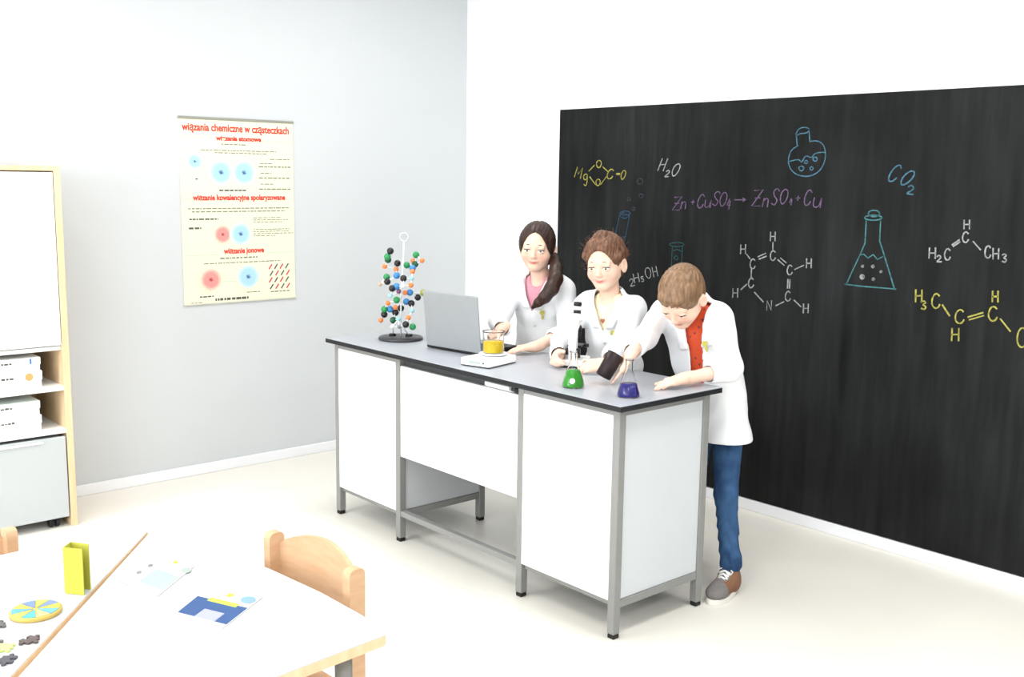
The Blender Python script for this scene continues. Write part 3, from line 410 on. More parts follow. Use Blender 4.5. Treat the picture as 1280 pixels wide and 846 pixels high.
def rail(x0, x1, y0, y1, z0, z1): return box('rail', x0, x1, y0, y1, z0, z1, STEEL, bench, bev=.0015)
for (a, b) in ((LX[1], LX[0]), (LX[3], LX[2])):
    rail(a+hw, b-hw, -hw+.002, hw-.002, HT-.048, HT-.0225); rail(a+hw, b-hw, LD-.015, LD+.015, HT-.048, HT-.0225); rail(a+hw, b-hw, LD-.015, LD+.015, .115, .145)
    rail(a+hw, b-hw, .0, .02, .118, .142)
    box('front_panel', a+hw-.003, b-hw+.003, -.0165, -.002, .142, HT-.047, WHITE, bench)
    box('rear_panel', a+hw-.001, b-hw+.001, LD-.006, LD+.012, .145, HT-.048, SHADEW, bench)
rail(LX[2]+hw, LX[1]-hw, LD-.015, LD+.015, HT-.048, HT-.0225)
rail(LX[2]+hw, LX[1]-hw, -.014, .014, .122, .148)
for x in LX:
    rail(x-.014, x+.014, hw, LD-hw, HT-.048, HT-.0225); rail(x-.014, x+.014, hw, LD-hw, .115, .145)
    box('side_panel', x-.008, x+.008, hw-.002, LD-hw+.002, .145, HT-.048, SHADEW, bench)
box('drawer_front', LX[2]+hw+.003, LX[1]-hw-.003, -.016, .002, .405, HT-.058, WHITE, bench)
ap = box('recessed_tray', LX[2]+hw+.002, LX[1]-hw-.002, .005, .4, HT-.056, HT-.03, mat('dark_grey_tray', rgb(70, 72, 74), .5), bench)
box('name_plate', -.735, -.585, -.012, .004, HT-.053, HT-.036, mat('white_plate', rgb(240, 240, 240), .4), ap)
box('lock', -.55, -.528, -.014, .006, HT-.054, HT-.034, BLACKP, ap)

# ------------------------------------------------------------------ things on the bench
t = thing('molecule_model', 'ball and stick molecule model of coloured balls on black round base', 'molecule model', (-1.64, .215, HT))
lathe('base', [(0, .001), (.105, .001), (.108, .006), (.104, .014), (.07, .018), (0, .018)], T(-1.64, .215, HT), mat('dark_grey_plastic', rgb(62, 62, 66), .35, .4, .2, 30), t, 40)
for dx in (-.03, .03): lathe('base_socket', [(0, 0), (.018, 0), (.016, .01), (0, .01)], T(-1.64+dx, .215+dx*.9, HT+.017), BLACKP, t, 16)
BALL = {'k': (30, 26, 28), 'g': (38, 140, 78), 'd': (24, 80, 50), 'o': (240, 130, 70), 'b': (60, 130, 190), 'c': (150, 205, 215), 't': (205, 160, 130), 'p': (110, 70, 110), 'w': (225, 230, 232), 'y': (150, 150, 60), 'a': (120, 125, 130)}
BALLS = [('k',-1.63,0.149,1.309),('g',-1.637,0.137,1.282),('d',-1.654,0.152,1.266),('g',-1.623,0.293,1.286),('o',-1.585,0.301,1.261),('o',-1.637,0.285,1.257),('d',-1.622,0.287,1.241),('k',-1.682,0.226,1.244),('g',-1.659,0.265,1.235),('b',-1.601,0.257,1.225),('o',-1.691,0.158,1.232),('o',-1.684,0.219,1.215),('o',-1.577,0.239,1.212),('b',-1.653,0.201,1.188),('k',-1.591,0.197,1.18),('c',-1.562,0.223,1.181),('g',-1.717,0.187,1.177),('k',-1.688,0.171,1.158),('t',-1.719,0.15,1.144),('o',-1.554,0.213,1.15),('k',-1.607,0.143,1.134),('b',-1.6,0.163,1.143),('p',-1.596,0.173,1.119),('o',-1.603,0.214,1.11),('b',-1.604,0.243,1.109),('w',-1.566,0.178,1.147),('y',-1.589,0.312,1.105),('k',-1.606,0.291,1.082),('c',-1.613,0.137,1.1),('g',-1.627,0.182,1.075),('b',-1.634,0.244,1.062),('k',-1.608,0.255,1.055),('o',-1.656,0.152,1.059),('g',-1.688,0.154,1.026),('b',-1.679,0.18,1.025),('o',-1.661,0.199,1.034),('k',-1.657,0.228,1.029),('k',-1.699,0.16,0.999),('k',-1.668,0.204,1.008),('o',-1.711,0.148,0.971),('o',-1.551,0.196,0.997),('c',-1.603,0.175,0.986),('d',-1.634,0.167,0.978),('c',-1.569,0.231,1.026),('k',-1.537,0.171,0.968),('g',-1.536,0.21,0.954),('a',-1.569,0.156,0.955),('w',-1.587,0.129,0.955)]
bm = bmesh.new(); bmesh.ops.create_uvsphere(bm, u_segments=14, v_segments=9, radius=1)
ballme = bpy.data.meshes.new('ball'); bm.to_mesh(ballme); bm.free()
for p_ in ballme.polygons: p_.use_smooth = True
bmes = {}
for (c, x, y, z) in BALLS:
    if c not in bmes:
        me = ballme.copy(); me.materials.append(mat('ball_'+c, rgb(*BALL[c]), .3, .5)); bmes[c] = me
    o = link('ball', bmes[c], None, t); s_ = {'o': .0125, 't': .010, 'c': .011, 'w': .010, 'a': .010, 'p': .012}.get(c, .0165)
    o.matrix_basis = Matrix.Translation((x, y, z)) @ Matrix.Scale(s_, 4)
ROD = mat('white_rod', rgb(232, 236, 238), .35, .4)
P = [Vector(b[1:]) for b in BALLS]
done = set(); bm = bmesh.new()
def rod(a, b): tube('rod', [a, b], .0026, ROD, t, 6)
for i, p_ in enumerate(P):
    near = sorted(range(len(P)), key=lambda j: (P[j]-p_).length)[1:3]
    for j in near:
        if (min(i, j), max(i, j)) not in done: done.add((min(i, j), max(i, j))); rod(p_, P[j])
tube('column', [(-1.64, .215, HT+.015), (-1.63, .21, 1.1), (-1.641, .236, 1.352)], .0035, ROD, t, 8)
for (x, y) in ((-1.67, .19), (-1.61, .24)):
    k = min(range(len(P)), key=lambda j: (P[j]-Vector((x, y, .95))).length); tube('rod', [(x, y, HT+.02), P[k]], .003, ROD, t, 6)
tube('top_ring', [(-1.641+.02*math.cos(a)*.66, .236+.02*math.cos(a)*.75, 1.372+.02*math.sin(a)) for a in [k*math.pi/10 for k in range(20)]], .0026, mat('pale_ring', rgb(205, 212, 214), .3), t, 6, True)
bm.free()

# laptop: lid back to the camera
t = thing('laptop', 'open silver laptop with its lid back turned to the camera', 'laptop', (-1.2, .3, HT), rz=.1)
LM = T(-1.2, .19, HT, .115)
SILV = mat('silver_plastic', rgb(156, 159, 162), .38, .4, .03, 20, metal=.25); 
bm = bmesh.new(); bbox(bm, -.172, .172, .0, .245, .003, .024, LM, .004, 2); bs = bm_obj('base', bm, BLACKP, t)
bm = bmesh.new(); bbox(bm, -.15, .15, .06, .15, .024, .0255, LM, .0005); bm_obj('keyboard', bm, mat('dark_keys', rgb(45, 46, 48), .5), bs)
bm = bmesh.new(); bbox(bm, -.045, .045, .17, .225, .024, .025, LM, .0005); bm_obj('touchpad', bm, SILV, bs)
LM2 = LM @ Matrix.Translation((0, .008, .024)) @ Matrix.Rotation(math.radians(6), 4, 'X')
bm = bmesh.new(); bbox(bm, -.172, .172, -.010, .0, -.012, .245, LM2, .005, 2); ld = bm_obj('lid', bm, SILV, t)
bm = bmesh.new(); bbox(bm, -.158, .158, -.0002, .001, .016, .232, LM2, .0003); bm_obj('screen', bm, mat('dark_screen', rgb(20, 24, 32), .15, .5), ld)
for x in (-.12, .12):
    bm = bmesh.new(); lathe_bm(bm, [(0, -.02), (.006, -.02), (.006, .02), (0, .02)], 12, LM @ Matrix.Translation((x, .004, .024)) @ Matrix.Rotation(math.pi/2, 4, 'Y')); bm_obj('hinge', bm, BLACKP, t)
for x in (-.15, .15):
    for y in (.02, .225): lathe('rubber_foot', [(0, 0), (.008, 0), (.008, .004), (0, .004)], LM @ Matrix.Translation((x, y, 0)), BLACKP, t, 10)

# balance
t = thing('balance_scale', 'white digital balance on the grey bench with a beaker on its pan', 'scale', (-.875, .13, HT))
SM = T(-.872, .125, HT, .24)
prism('body', rounded([(-.075, -.1), (.075, -.1), (.075, .1), (-.075, .1)], .012, 4), .006, .034, WHITE, t, SM, .004)
bm = bmesh.new(); bbox(bm, -.073, .073, -.098, .098, .002, .0065, SM, .001); bm_obj('base_plate', bm, mat('dark_base', rgb(50, 52, 56), .5), t)
for x in (-.06, .06):
    for y in (-.085, .085): lathe('foot', [(0, 0), (.008, 0), (.008, .003), (0, .003)], SM @ Matrix.Translation((x, y, 0)), BLACKP, t, 10)
lathe('pan', [(0, .034), (.012, .034), (.012, .039), (.06, .039), (.061, .042), (.06, .044), (0, .044)], SM @ Matrix.Translation((0, .032, 0)), mat('pan_white', rgb(236, 237, 238), .3), t, 32)
bm = bmesh.new(); bbox(bm, -.03, .03, -.1008, -.0995, .014, .026, SM, .0002); bm_obj('display', bm, mat('lcd_grey', rgb(170, 180, 170), .3), t)
bm = bmesh.new(); lathe_bm(bm, [(0, 0), (.004, 0), (.004, .0015), (0, .0015)], 10, SM @ frame((.045, -.1, .02), (1, 0, 0), (0, 0, 1), (0, -1, 0))); bm_obj('button', bm, BLACKP, t)

def vessel(name, label, x, y, z, prof_out, fill_z, liquid, group=None, spot=False, dark=None, n=32):
    t = thing(name, label, name.split('_')[-1], (x, y, z), group)
    M_ = T(x, y, z)
    th = .0016
    prof = [(0, 0)]+prof_out+[(max(r-th, 0.0005), zz) for (r, zz) in prof_out[::-1]]
    prof[-1] = (prof_out[0][0]-th, .002); prof.append((0, .002))
    lathe('glass_wall', prof, M_, GLASS, t, n)
    # liquid body follows the inner wall up to fill_z
    inner = [(r-th-.0006, max(zz, .003)) for (r, zz) in prof_out if zz < fill_z]
    for (r0, z0), (r1, z1) in zip(prof_out, prof_out[1:]):
        if z0 < fill_z <= z1:
            k = (fill_z-z0)/(z1-z0); inner.append((r0+(r1-r0)*k-th-.0006, fill_z))
    lathe('liquid', [(0, .003)]+inner+[(0, fill_z)], M_, liquid, t, n)
    if spot:
        r_ = prof_out[3][0]
    return t
def liq(name, c, tr=.0): return mat(name, c, .12, .5, trans=tr, ior=1.3)
flask = [(.038, .0), (.0425, .004), (.0430, .010), (.0395, .024), (.030, .055), (.019, .086), (.0145, .100), (.0140, .132), (.0165, .137)]
fl = vessel('conical_flask', 'glass conical flask of bright green liquid near the bench front edge', -.30, .062, HT+.0005, flask, .066, liq('green_liquid', rgb(48, 146, 36)), 'conical flasks on the bench')
dv = Vector((.72, -.69, 0)).normalized(); sd = Vector((-dv.y, dv.x, 0))
lathe('white_spot', [(0, 0), (.0105, 0), (.0105, .0015), (0, .0015)], frame(Vector((-.30, .062, HT+.030))+dv*.0385-sd*.004, sd, (-dv.x*.3, -dv.y*.3, .954), (dv.x*.954, dv.y*.954, .3)), mat('spot_white', rgb(250, 252, 250), .4), fl, 16)  # small plain white disc on the side of the green flask
vessel('conical_flask', 'glass conical flask of dark blue liquid in front of the boy', -.052, .100, HT+.0005, flask, .048, liq('blue_liquid', rgb(38, 32, 116)), 'conical flasks on the bench')
beak = [(.040, .0), (.044, .003), (.0455, .008), (.0455, .088), (.048, .093)]
bxy = SM @ Vector((.0, .032, 0))
vessel('glass_beaker', 'glass beaker of yellow liquid on the balance pan', bxy.x, bxy.y, HT+.0445, beak, .05, liq('yellow_liquid', rgb(216, 184, 22)))

# microscope (eyepieces towards the girl behind the bench)
t = thing('microscope', 'white and black microscope standing in front of the middle girl', 'microscope', (-.625, .40, HT))
MM = T(-.635, .405, HT, .55)
prism('base', rounded([(-.05, -.085), (.05, -.085), (.05, .075), (-.05, .075)], .02, 4), .008, .03, WHITE, t, MM, .004)
prism('base_trim', rounded([(-.052, -.087), (.052, -.087), (.052, .077), (-.052, .077)], .02, 4), .0, .010, BLACKP, t, MM)
bm = bmesh.new()
armp = [(-.055, .02), (-.03, .02), (-.032, .07), (-.036, .12), (-.028, .155), (-.0, .168), (.02, .172), (.02, .196), (-.02, .194), (-.05, .18), (-.066, .14), (-.064, .07)]
lo = [bm.verts.new((-.016, y, z)) for y, z in armp]; hi = [bm.verts.new((.016, y, z)) for y, z in armp]
bm.faces.new(lo); bm.faces.new(hi[::-1])
for i in range(len(armp)): bm.faces.new((lo[i], hi[i], hi[(i+1) % len(armp)], lo[(i+1) % len(armp)]))
bmesh.ops.recalc_face_normals(bm, faces=bm.faces)
for v in bm.verts: v.co = MM @ v.co
bm_obj('arm', bm, WHITE, t)
bm = bmesh.new(); bbox(bm, -.030, .030, -.030, .045, .078, .088, MM, .003); bm_obj('stage', bm, BLACKP, t)
lathe('condenser', [(0, .03), (.018, .03), (.016, .05), (.012, .078), (0, .078)], MM @ Matrix.Translation((0, .012, 0)), BLACKP, t, 20)
np_ = lathe('nosepiece', [(0, .148), (.022, .148), (.024, .158), (.018, .170), (0, .172)], MM @ Matrix.Translation((0, .008, 0)), BLACKP, t, 24)
for k, ang in enumerate((.2, 2.3, 4.4)):
    dx, dy = math.cos(ang)*.013, math.sin(ang)*.013; L_ = (.04, .028, .032)[k]
    lathe('objective', [(0, -L_), (.004, -L_), (.0075, -L_+.012), (.0085, 0), (0, 0)], MM @ Matrix.Translation((dx, .008+dy, .15)), STEEL if k else BLACKP, np_, 14)
hd = lathe('head', [(0, 0), (.024, 0), (.026, .01), (.024, .028), (.0, .032)], MM @ Matrix.Translation((0, .008, .186)), WHITE, t, 24)
EM = MM @ Matrix.Translation((0, .010, .214)) @ Matrix.Rotation(math.radians(-10), 4, 'X')
lathe('tube', [(0, 0), (.0125, 0), (.0125, .036), (0, .036)], EM, WHITE, t, 20)
lathe('tube_ring', [(0, 0), (.0165, 0), (.0165, .014), (0, .014)], EM @ Matrix.Translation((0, 0, .004)), BLACKP, t, 20)
lathe('eyepiece', [(0, 0), (.0135, 0), (.0175, .004), (.0175, .016), (.015, .019), (0, .017)], EM @ Matrix.Translation((0, 0, .034)), BLACKP, t, 20)
for s in (-1, 1):
    lathe('focus_knob', [(0, 0), (.014, 0), (.016, .004), (.014, .014), (0, .014)], MM @ Matrix.Translation((s*.016, -.05, .065)) @ Matrix.Rotation(s*math.pi/2, 4, 'Y'), BLACKP, t, 18)
lathe('stage_knob', [(0, 0), (.008, 0), (.008, .02), (0, .02)], MM @ Matrix.Translation((.031, .02, .083)) @ Matrix.Rotation(math.pi/2, 4, 'Y'), BLACKP, t, 12)

# tilted black cup held by the boy
cupC = Vector((-.252, .208, .955)); ca_ = Vector((.30, .36, .88)).normalized()
ux = ca_.orthogonal().normalized(); CM = frame(cupC, ux, ca_.cross(ux), ca_)
cup = lathe('black_cup', [(0, -.05), (.029, -.05), (.031, -.047), (.033, .05), (.030, .05), (.028, -.043), (0, -.043)], CM, mat('matt_black_brown', rgb(38, 26, 26), .45, .3), None, 28)
tag(cup, 'black cup tilted in the hand of the boy beside the flasks', 'cup')

# ------------------------------------------------------------------ group tables in the foreground
TZ = .64
TTOP = mat('white_table_laminate', rgb(194, 197, 199), .3, .3, .015, 5)
def group_table(label, outline, legs):
    cx = sum(p[0] for p in outline)/len(outline); cy = sum(p[1] for p in outline)/len(outline)
    t = thing('group_table', label, 'table', (cx, cy, 0), 'trapezoid tables pushed together')
    o = prism('tabletop', outline, TZ-.003, TZ, TTOP, t, None, .0012)
    grow = [(cx+(x-cx)*1.004, cy+(y-cy)*1.004) for x, y in outline]
    prism('edge_band', grow, TZ-.026, TZ-.003, BEECH, o, None, .0)
    for (x, y) in legs:
        lg = lathe('leg', [(0, .015), (.02, .015), (.02, TZ-.026), (0, TZ-.026)], T(x, y, 0), STEEL, t, 20)
        lathe('foot', [(0, 0), (.017, 0), (.021, .004), (.021, .015), (0, .015)], T(x, y, 0), BLACKP, lg, 16)
    n = len(legs)
    for i in range(n):
        a = Vector(legs[i]+(TZ-.046,)); b = Vector(legs[(i+1) % n]+(TZ-.046,)); d = (b-a).normalized(); s = Vector((-d.y, d.x, 0))
        bm = bmesh.new(); bbox(bm, .018, (b-a).length-.018, -.01, .01, -.019, .019, frame(a, d, s, (0, 0, 1)), .001); bm_obj('rail', bm, STEEL, t)
# right table: long diagonal joint with the left one
A_, B_, C_, D_ = (-.405, -1.545), (.63, -1.395), (.69, -2.05), (.315, -2.112)
arc = []
far = [(-.385, -1.552), (-.30, -1.505), (-.141, -1.466), (.091, -1.427), (.308, -1.406), (.487, -1.403), (.555, -1.408)]
o2 = far+rounded([(.555, -1.408), (.612, -1.415), (.622, -1.48)], .02, 5)[7:11]+[(.618, -1.50), (.66, -2.02)]+[(.64, -2.08), (.60, -2.14), (.44, -2.225)]
group_table('white trapezoid table at right of the joint, with two drawing cards on it', o2, [(.545, -1.49), (.56, -2.02), (.38, -2.08), (-.2, -1.56)])
o1 = [(-.392, -1.558), (.425, -2.237), (.42, -2.30), (-.40, -2.95), (-.455, -2.90), (-.44, -2.3), (-.456, -1.9), (-.462, -1.66), (-.455, -1.61), (-.43, -1.568)]
o1 = o1[::-1]
group_table('white trapezoid table at left of the joint, with puzzle pieces on it', o1, [(-.40, -1.72), (.28, -2.2), (-.36, -2.82)])

# cards with drawings
PAPER = mat('white_card_paper', rgb(210, 210, 210), .6, .2)
def card(label, c0, c1, c3, shapes):
    c0, c1, c3 = Vector(c0), Vector(c1), Vector(c3); X = c1-c0; Y = c3-c0
    t = thing('drawing_card', label, 'card', ((c0+c1)/2+Y/2).to_3d()+Vector((0, 0, TZ)), 'drawing cards on the right table')
    def q(a, b): v = c0+X*a+Y*b; return (v.x, v.y)
    prism('sheet', [q(0, 0), q(1, 0), q(1, 1), q(0, 1)], TZ+.0005, TZ+.0025, PAPER, t)
    for i, (nm, pts, m_) in enumerate(shapes):
        pp = [q(*a) for a in pts]
        ar = sum(pp[k][0]*pp[(k+1) % len(pp)][1]-pp[(k+1) % len(pp)][0]*pp[k][1] for k in range(len(pp)))
        prism(nm, pp if ar > 0 else pp[::-1], TZ+.0025, TZ+.003+.0002*i, m_, t)
def ell(cx, cy, rx, ry, n=18): return [(cx+rx*math.cos(2*math.pi*k/n), cy+ry*math.sin(2*math.pi*k/n)) for k in range(n)]
def star(cx, cy, r): return [(cx+(r if k % 2 == 0 else r*.5)*math.cos(math.pi*k/5), cy+(r if k % 2 == 0 else r*.5)*math.sin(math.pi*k/5)) for k in range(10)]
BLUEP = mat('blue_print_card', rgb(60, 88, 136), .55, .2, .1, 40); LBLUE = mat('light_blue_print', rgb(124, 158, 174), .55); PBLUE = mat('pale_blue_print', rgb(164, 184, 193), .55); YEL = mat('yellow_print', rgb(214, 194, 70), .55); LIME = mat('lime_print', rgb(184, 202, 80), .55); GRP = mat('soft_grey_print', rgb(132, 133, 135), .55); LAV = mat('lavender_print', rgb(160, 162, 184), .55)
# c0 = front-left corner, c1 = front-right, c3 = back-left (looking across the table)
card('white card with a blue block drawing, yellow strip and star', (.201, -1.758), (.357, -1.693), (.093, -1.597),
     [('blue_block', [(.12, .12), (.42, .12), (.42, .36), (.78, .36), (.78, .12), (.99, .12), (.99, .62), (.08, .62)], BLUEP),
      ('pale_block', [(.43, .12), (.77, .12), (.77, .35), (.43, .35)], LAV),
      ('yellow_strip', [(.3, .56), (.82, .56), (.82, .66), (.3, .66)], LIME), ('yellow_star', star(.52, .83, .08), YEL), ('blue_oval', ell(.86, .82, .12, .10), LBLUE)])
card('white card with a pale blue block, grey dots and star', (-.07, -1.764), (.085, -1.728), (-.202, -1.609),
     [('blue_block', [(.35, .16), (.98, .16), (.98, .6), (.4, .6)], PBLUE), ('grey_dot', ell(.16, .36, .05, .05), GRP), ('grey_dot', ell(.2, .62, .05, .05), GRP), ('yellow_star', star(.58, .92, .07), YEL), ('pale_oval', ell(.95, .82, .11, .08), mat('pale_grey_green_print', rgb(160, 170, 164), .55))])

# segmented disc on the left table
t = thing('segmented_disc', 'round wooden disc with yellow, blue and green segments on left table', 'disc', (0.0, -1.985, TZ))
lathe('disc_base', [(0, .0005), (.056, .0005), (.057, .003), (.057, .009), (.055, .011), (0, .011)], T(0.0, -1.985, TZ), mat('yellow_wood', rgb(196, 168, 90), .5), t, 40)
SEG = [rgb(100, 163, 189), rgb(199, 198, 75), rgb(117, 134, 180), rgb(179, 201, 92), rgb(109, 134, 180), rgb(210, 186, 84), rgb(92, 159, 189), rgb(208, 179, 92), rgb(84, 168, 180), rgb(210, 184, 126)]
for k in range(10):
    a0 = 2*math.pi*k/10+.35; pts = [(.006*math.cos(a0+.3), .006*math.sin(a0+.3))]+[(.052*math.cos(a0+.6*j/5), .052*math.sin(a0+.6*j/5)) for j in range(6)]
    prism('segment', pts, .011, .0125, mat('segment_%d' % k, SEG[k], .5), t, T(0.0, -1.985, TZ))

# puzzle pieces
def puzzle_outline(sc, knobs):
    pts = []; h = .5
    sides = [((-h, -h), (1, 0), (0, -1)), ((h, -h), (0, 1), (1, 0)), ((h, h), (-1, 0), (0, 1)), ((-h, h), (0, -1), (-1, 0))]
    for (p, d, n), k in zip(sides, knobs):
        for (s, o) in [(0, 0), (.36, .02), (.40, .10), (.32, .2), (.38, .32), (.5, .37), (.62, .32), (.68, .2), (.60, .10), (.64, .02)]:
            pts.append(((p[0]+d[0]*s+n[0]*o*k)*sc, (p[1]+d[1]*s+n[1]*o*k)*sc))
    return pts
for (x, y, a, kn, col, lb) in ((.144, -2.043, .4, (1, 1, 1, -1), (96, 84, 82), 'dark brown puzzle piece nearest the segmented disc'),
                              (.215, -2.108, .9, (1, -1, 1, 1), (84, 82, 88), 'dark grey puzzle piece nearest the table joint'),
                              (.15, -2.098, .15, (-1, 1, 1, 1), (196, 212, 130), 'pale green puzzle piece among the dark ones'),
                              (.105, -2.112, 1.2, (1, 1, -1, 1), (110, 108, 106), 'grey puzzle piece behind the green one'),
                              (.018, -2.078, .7, (1, 1, 1, 1), (100, 98, 96), 'grey puzzle piece at the far left of the group')):
    o = prism('puzzle_piece', puzzle_outline(.030, kn), .0005, .005, mat('puzzle_%d_%d' % (col[0], col[1]), rgb(*col), .55, .2), None, T(x, y, TZ, a))
    tag(o, lb, 'puzzle piece', 'puzzle pieces on the left table')

# folded yellow card standing on the left table
t = thing('folded_card', 'bright yellow folded card standing upright on the left table', 'card', (-.075, -1.87, TZ))
YC = mat('yellow_green_card', rgb(186, 184, 76), .55, .2, .06, 30)
for nm, M_ in (('front_leaf', frame((-.078, -1.892, TZ), Vector((.04, .030, 0)).normalized(), (0.0, 0.0, 1), Vector((.030, -.04, 0)).normalized())),
               ('back_leaf', frame((-.105, -1.865, TZ), Vector((.045, .030, 0)).normalized(), (0, 0, 1), Vector((.030, -.045, 0)).normalized()))):
    pts = rounded([(0, .0005), (.052, .0005), (.052, .118), (0, .118)], .002, 2)
    prism(nm, pts, -.001, .001, YC, t, M_)
bm = bmesh.new(); d_ = Vector((-.105+.078, -1.865+1.892, 0)); bbox(bm, -.001, .001, .0005, .1175, 0, d_.length, frame((-.078, -1.892, TZ), d_.normalized().cross(Vector((0, 0, 1)))*-1, (0, 0, 1), d_.normalized())); bm_obj('fold', bm, YC, t)

# chairs
def chair(label, loc, rz, zs=.38, top=.685, wd=.40):
    # local: x along width, +y = back side; seat in front (-y)
    t = thing('school_chair', label, 'chair', loc, 'beech school chairs', rz)
    def P(name, m_, bm, par=None):
        if par is None: return bm_obj(name, bm, m_, t, local=True)
        o = bm_obj(name, bm, m_, par); o.matrix_parent_inverse = Matrix.Identity(4); return o
    for s in (-1, 1):
        bm = bmesh.new(); x = s*(wd/2-.015)
        pts = rounded([(-.026, 0), (.018, 0), (.022, top), (-.026, top)], [.004, .004, .02, .02], 5)
        M_ = frame((x, 0, 0), (0, 1, 0), (0, 0, 1), (1, 0, 0))
        lo = [bm.verts.new(M_ @ Vector((a, b, -.015))) for a, b in pts]; hi = [bm.verts.new(M_ @ Vector((a, b, .015))) for a, b in pts]
        bm.faces.new(lo[::-1]); bm.faces.new(hi)
        for i in range(len(pts)): bm.faces.new((lo[i], lo[(i+1) % len(pts)], hi[(i+1) % len(pts)], hi[i]))
        bmesh.ops.recalc_face_normals(bm, faces=bm.faces); P('rear_leg', BEECH_O, bm)
        bm = bmesh.new(); bbox(bm, x-.015, x+.015, -.36, -.32, 0, zs-.012, None, .004); P('front_leg', BEECH_O, bm)
        bm = bmesh.new(); bbox(bm, x-.01, x+.01, -.32, -.026, zs-.06, zs-.015, None, .003); P('side_rail', BEECH_O, bm)
        bm = bmesh.new(); bbox(bm, x-.01, x+.01, -.32, -.026, .13, .16, None, .003); P('stretcher', BEECH_O, bm)
    bm = bmesh.new(); pts = rounded([(-wd/2, -.38), (wd/2, -.38), (wd/2-.03, -.03), (-wd/2+.03, -.03)], .04, 5)
    lo = [bm.verts.new((a, b, zs-.012)) for a, b in pts]; hi = [bm.verts.new((a, b, zs)) for a, b in pts]
    bm.faces.new(lo[::-1]); bm.faces.new(hi)
    for i in range(len(pts)): bm.faces.new((lo[i], lo[(i+1) % len(pts)], hi[(i+1) % len(pts)], hi[i]))
    bmesh.ops.recalc_face_normals(bm, faces=bm.faces); P('seat', BEECH_O, bm)
    # curved backrest board with an arched top
    bm = bmesh.new(); n = 16; rows = []
    for k in range(n+1):
        u = k/n*2-1; x = u*(wd/2-.03); yb = .012+.028*(1-u*u); zt = top-.03+.046*math.cos(u*math.pi/2)**.7; zb = top-.20
        rows.append([bm.verts.new((x, yb-.006, zb)), bm.verts.new((x, yb-.006, zt)), bm.verts.new((x, yb+.006, zt)), bm.verts.new((x, yb+.006, zb))])
    for a, b in zip(rows, rows[1:]):
        for j in range(4): bm.faces.new((a[j], a[(j+1) % 4], b[(j+1) % 4], b[j]))
    bm.faces.new(rows[0]); bm.faces.new(rows[-1][::-1]); bmesh.ops.recalc_face_normals(bm, faces=bm.faces)
    P('backrest', BEECH_O, bm)
    return t
chair('orange beech chair with arched backrest pushed under the right table', (.135, -1.325, 0), .06)
chair('orange beech chair post at the left picture edge behind the left table', (-.525, -2.075, 0), math.pi/2+.05)

# ------------------------------------------------------------------ people: signed-distance modelling
class Field:
    def __init__(s, lo, hi, h):
        s.lo = np.array(lo, np.float32); s.h = h
        s.n = np.ceil((np.array(hi)-np.array(lo))/h).astype(int)+1
        s.v = np.full(s.n, 1.0, np.float32)
        s.ax = [(s.lo[i]+h*np.arange(s.n[i])).astype(np.float32) for i in range(3)]
    def copy(s):
        o = Field.__new__(Field); o.lo, o.h, o.n, o.ax = s.lo, s.h, s.n, s.ax; o.v = s.v.copy(); return o
    def grid(s, sl=None):
        a = s.ax if sl is None else [s.ax[i][sl[i]] for i in range(3)]
        return np.meshgrid(*a, indexing='ij', sparse=True)
    def add(s, prim, k=.01, sub=False):
        fn, lo, hi = prim; pad = k+4*s.h
        i0 = np.clip(np.floor((np.array(lo)-pad-s.lo)/s.h).astype(int), 0, s.n); i1 = np.clip(np.ceil((np.array(hi)+pad-s.lo)/s.h).astype(int)+1, 0, s.n)
        if (i1 <= i0).any(): return s
        sl = tuple(slice(a, b) for a, b in zip(i0, i1))
        d = fn(*s.grid(sl)); old = s.v[sl]
        s.v[sl] = smax(old, -d, k) if sub else smin(old, d, k)
        return s
def smin(a, b, k):
    if k <= 0: return np.minimum(a, b)
    h = np.maximum(k-np.abs(a-b), 0)/k
    return np.minimum(a, b)-h*h*(k*.25)
def smax(a, b, k): return -smin(-a, -b, k)
def V3(a): return np.array(a, np.float32)
def caps(a, b, ra, rb=None):
    a, b = V3(a), V3(b); rb = ra if rb is None else rb; ba = b-a; L2 = float(ba@ba)+1e-9
    def fn(X, Y, Z):
        px, py, pz = X-a[0], Y-a[1], Z-a[2]
        t = np.clip((px*ba[0]+py*ba[1]+pz*ba[2])/L2, 0, 1)
        return np.sqrt((px-t*ba[0])**2+(py-t*ba[1])**2+(pz-t*ba[2])**2)-(ra+(rb-ra)*t)
    r = max(ra, rb); return fn, np.minimum(a, b)-r, np.maximum(a, b)+r
def ecaps(a, b, ra, rb, fwd, ratio):
    """tapered capsule flattened along the forward axis (ratio < 1)"""
    a, b = V3(a), V3(b); f = V3(fwd); f = f/np.linalg.norm(f); ba = b-a; e = 1/ratio-1
    ba2 = ba+f*(ba@f)*e; L2 = float(ba2@ba2)
    def fn(X, Y, Z):
        px, py, pz = X-a[0], Y-a[1], Z-a[2]
        q = (px*f[0]+py*f[1]+pz*f[2])*e
        px, py, pz = px+q*f[0], py+q*f[1], pz+q*f[2]
        t = np.clip((px*ba2[0]+py*ba2[1]+pz*ba2[2])/L2, 0, 1)
        return (np.sqrt((px-t*ba2[0])**2+(py-t*ba2[1])**2+(pz-t*ba2[2])**2)-(ra+(rb-ra)*t))*(.5+.5*ratio)
    r = max(ra, rb); return fn, np.minimum(a, b)-r, np.maximum(a, b)+r
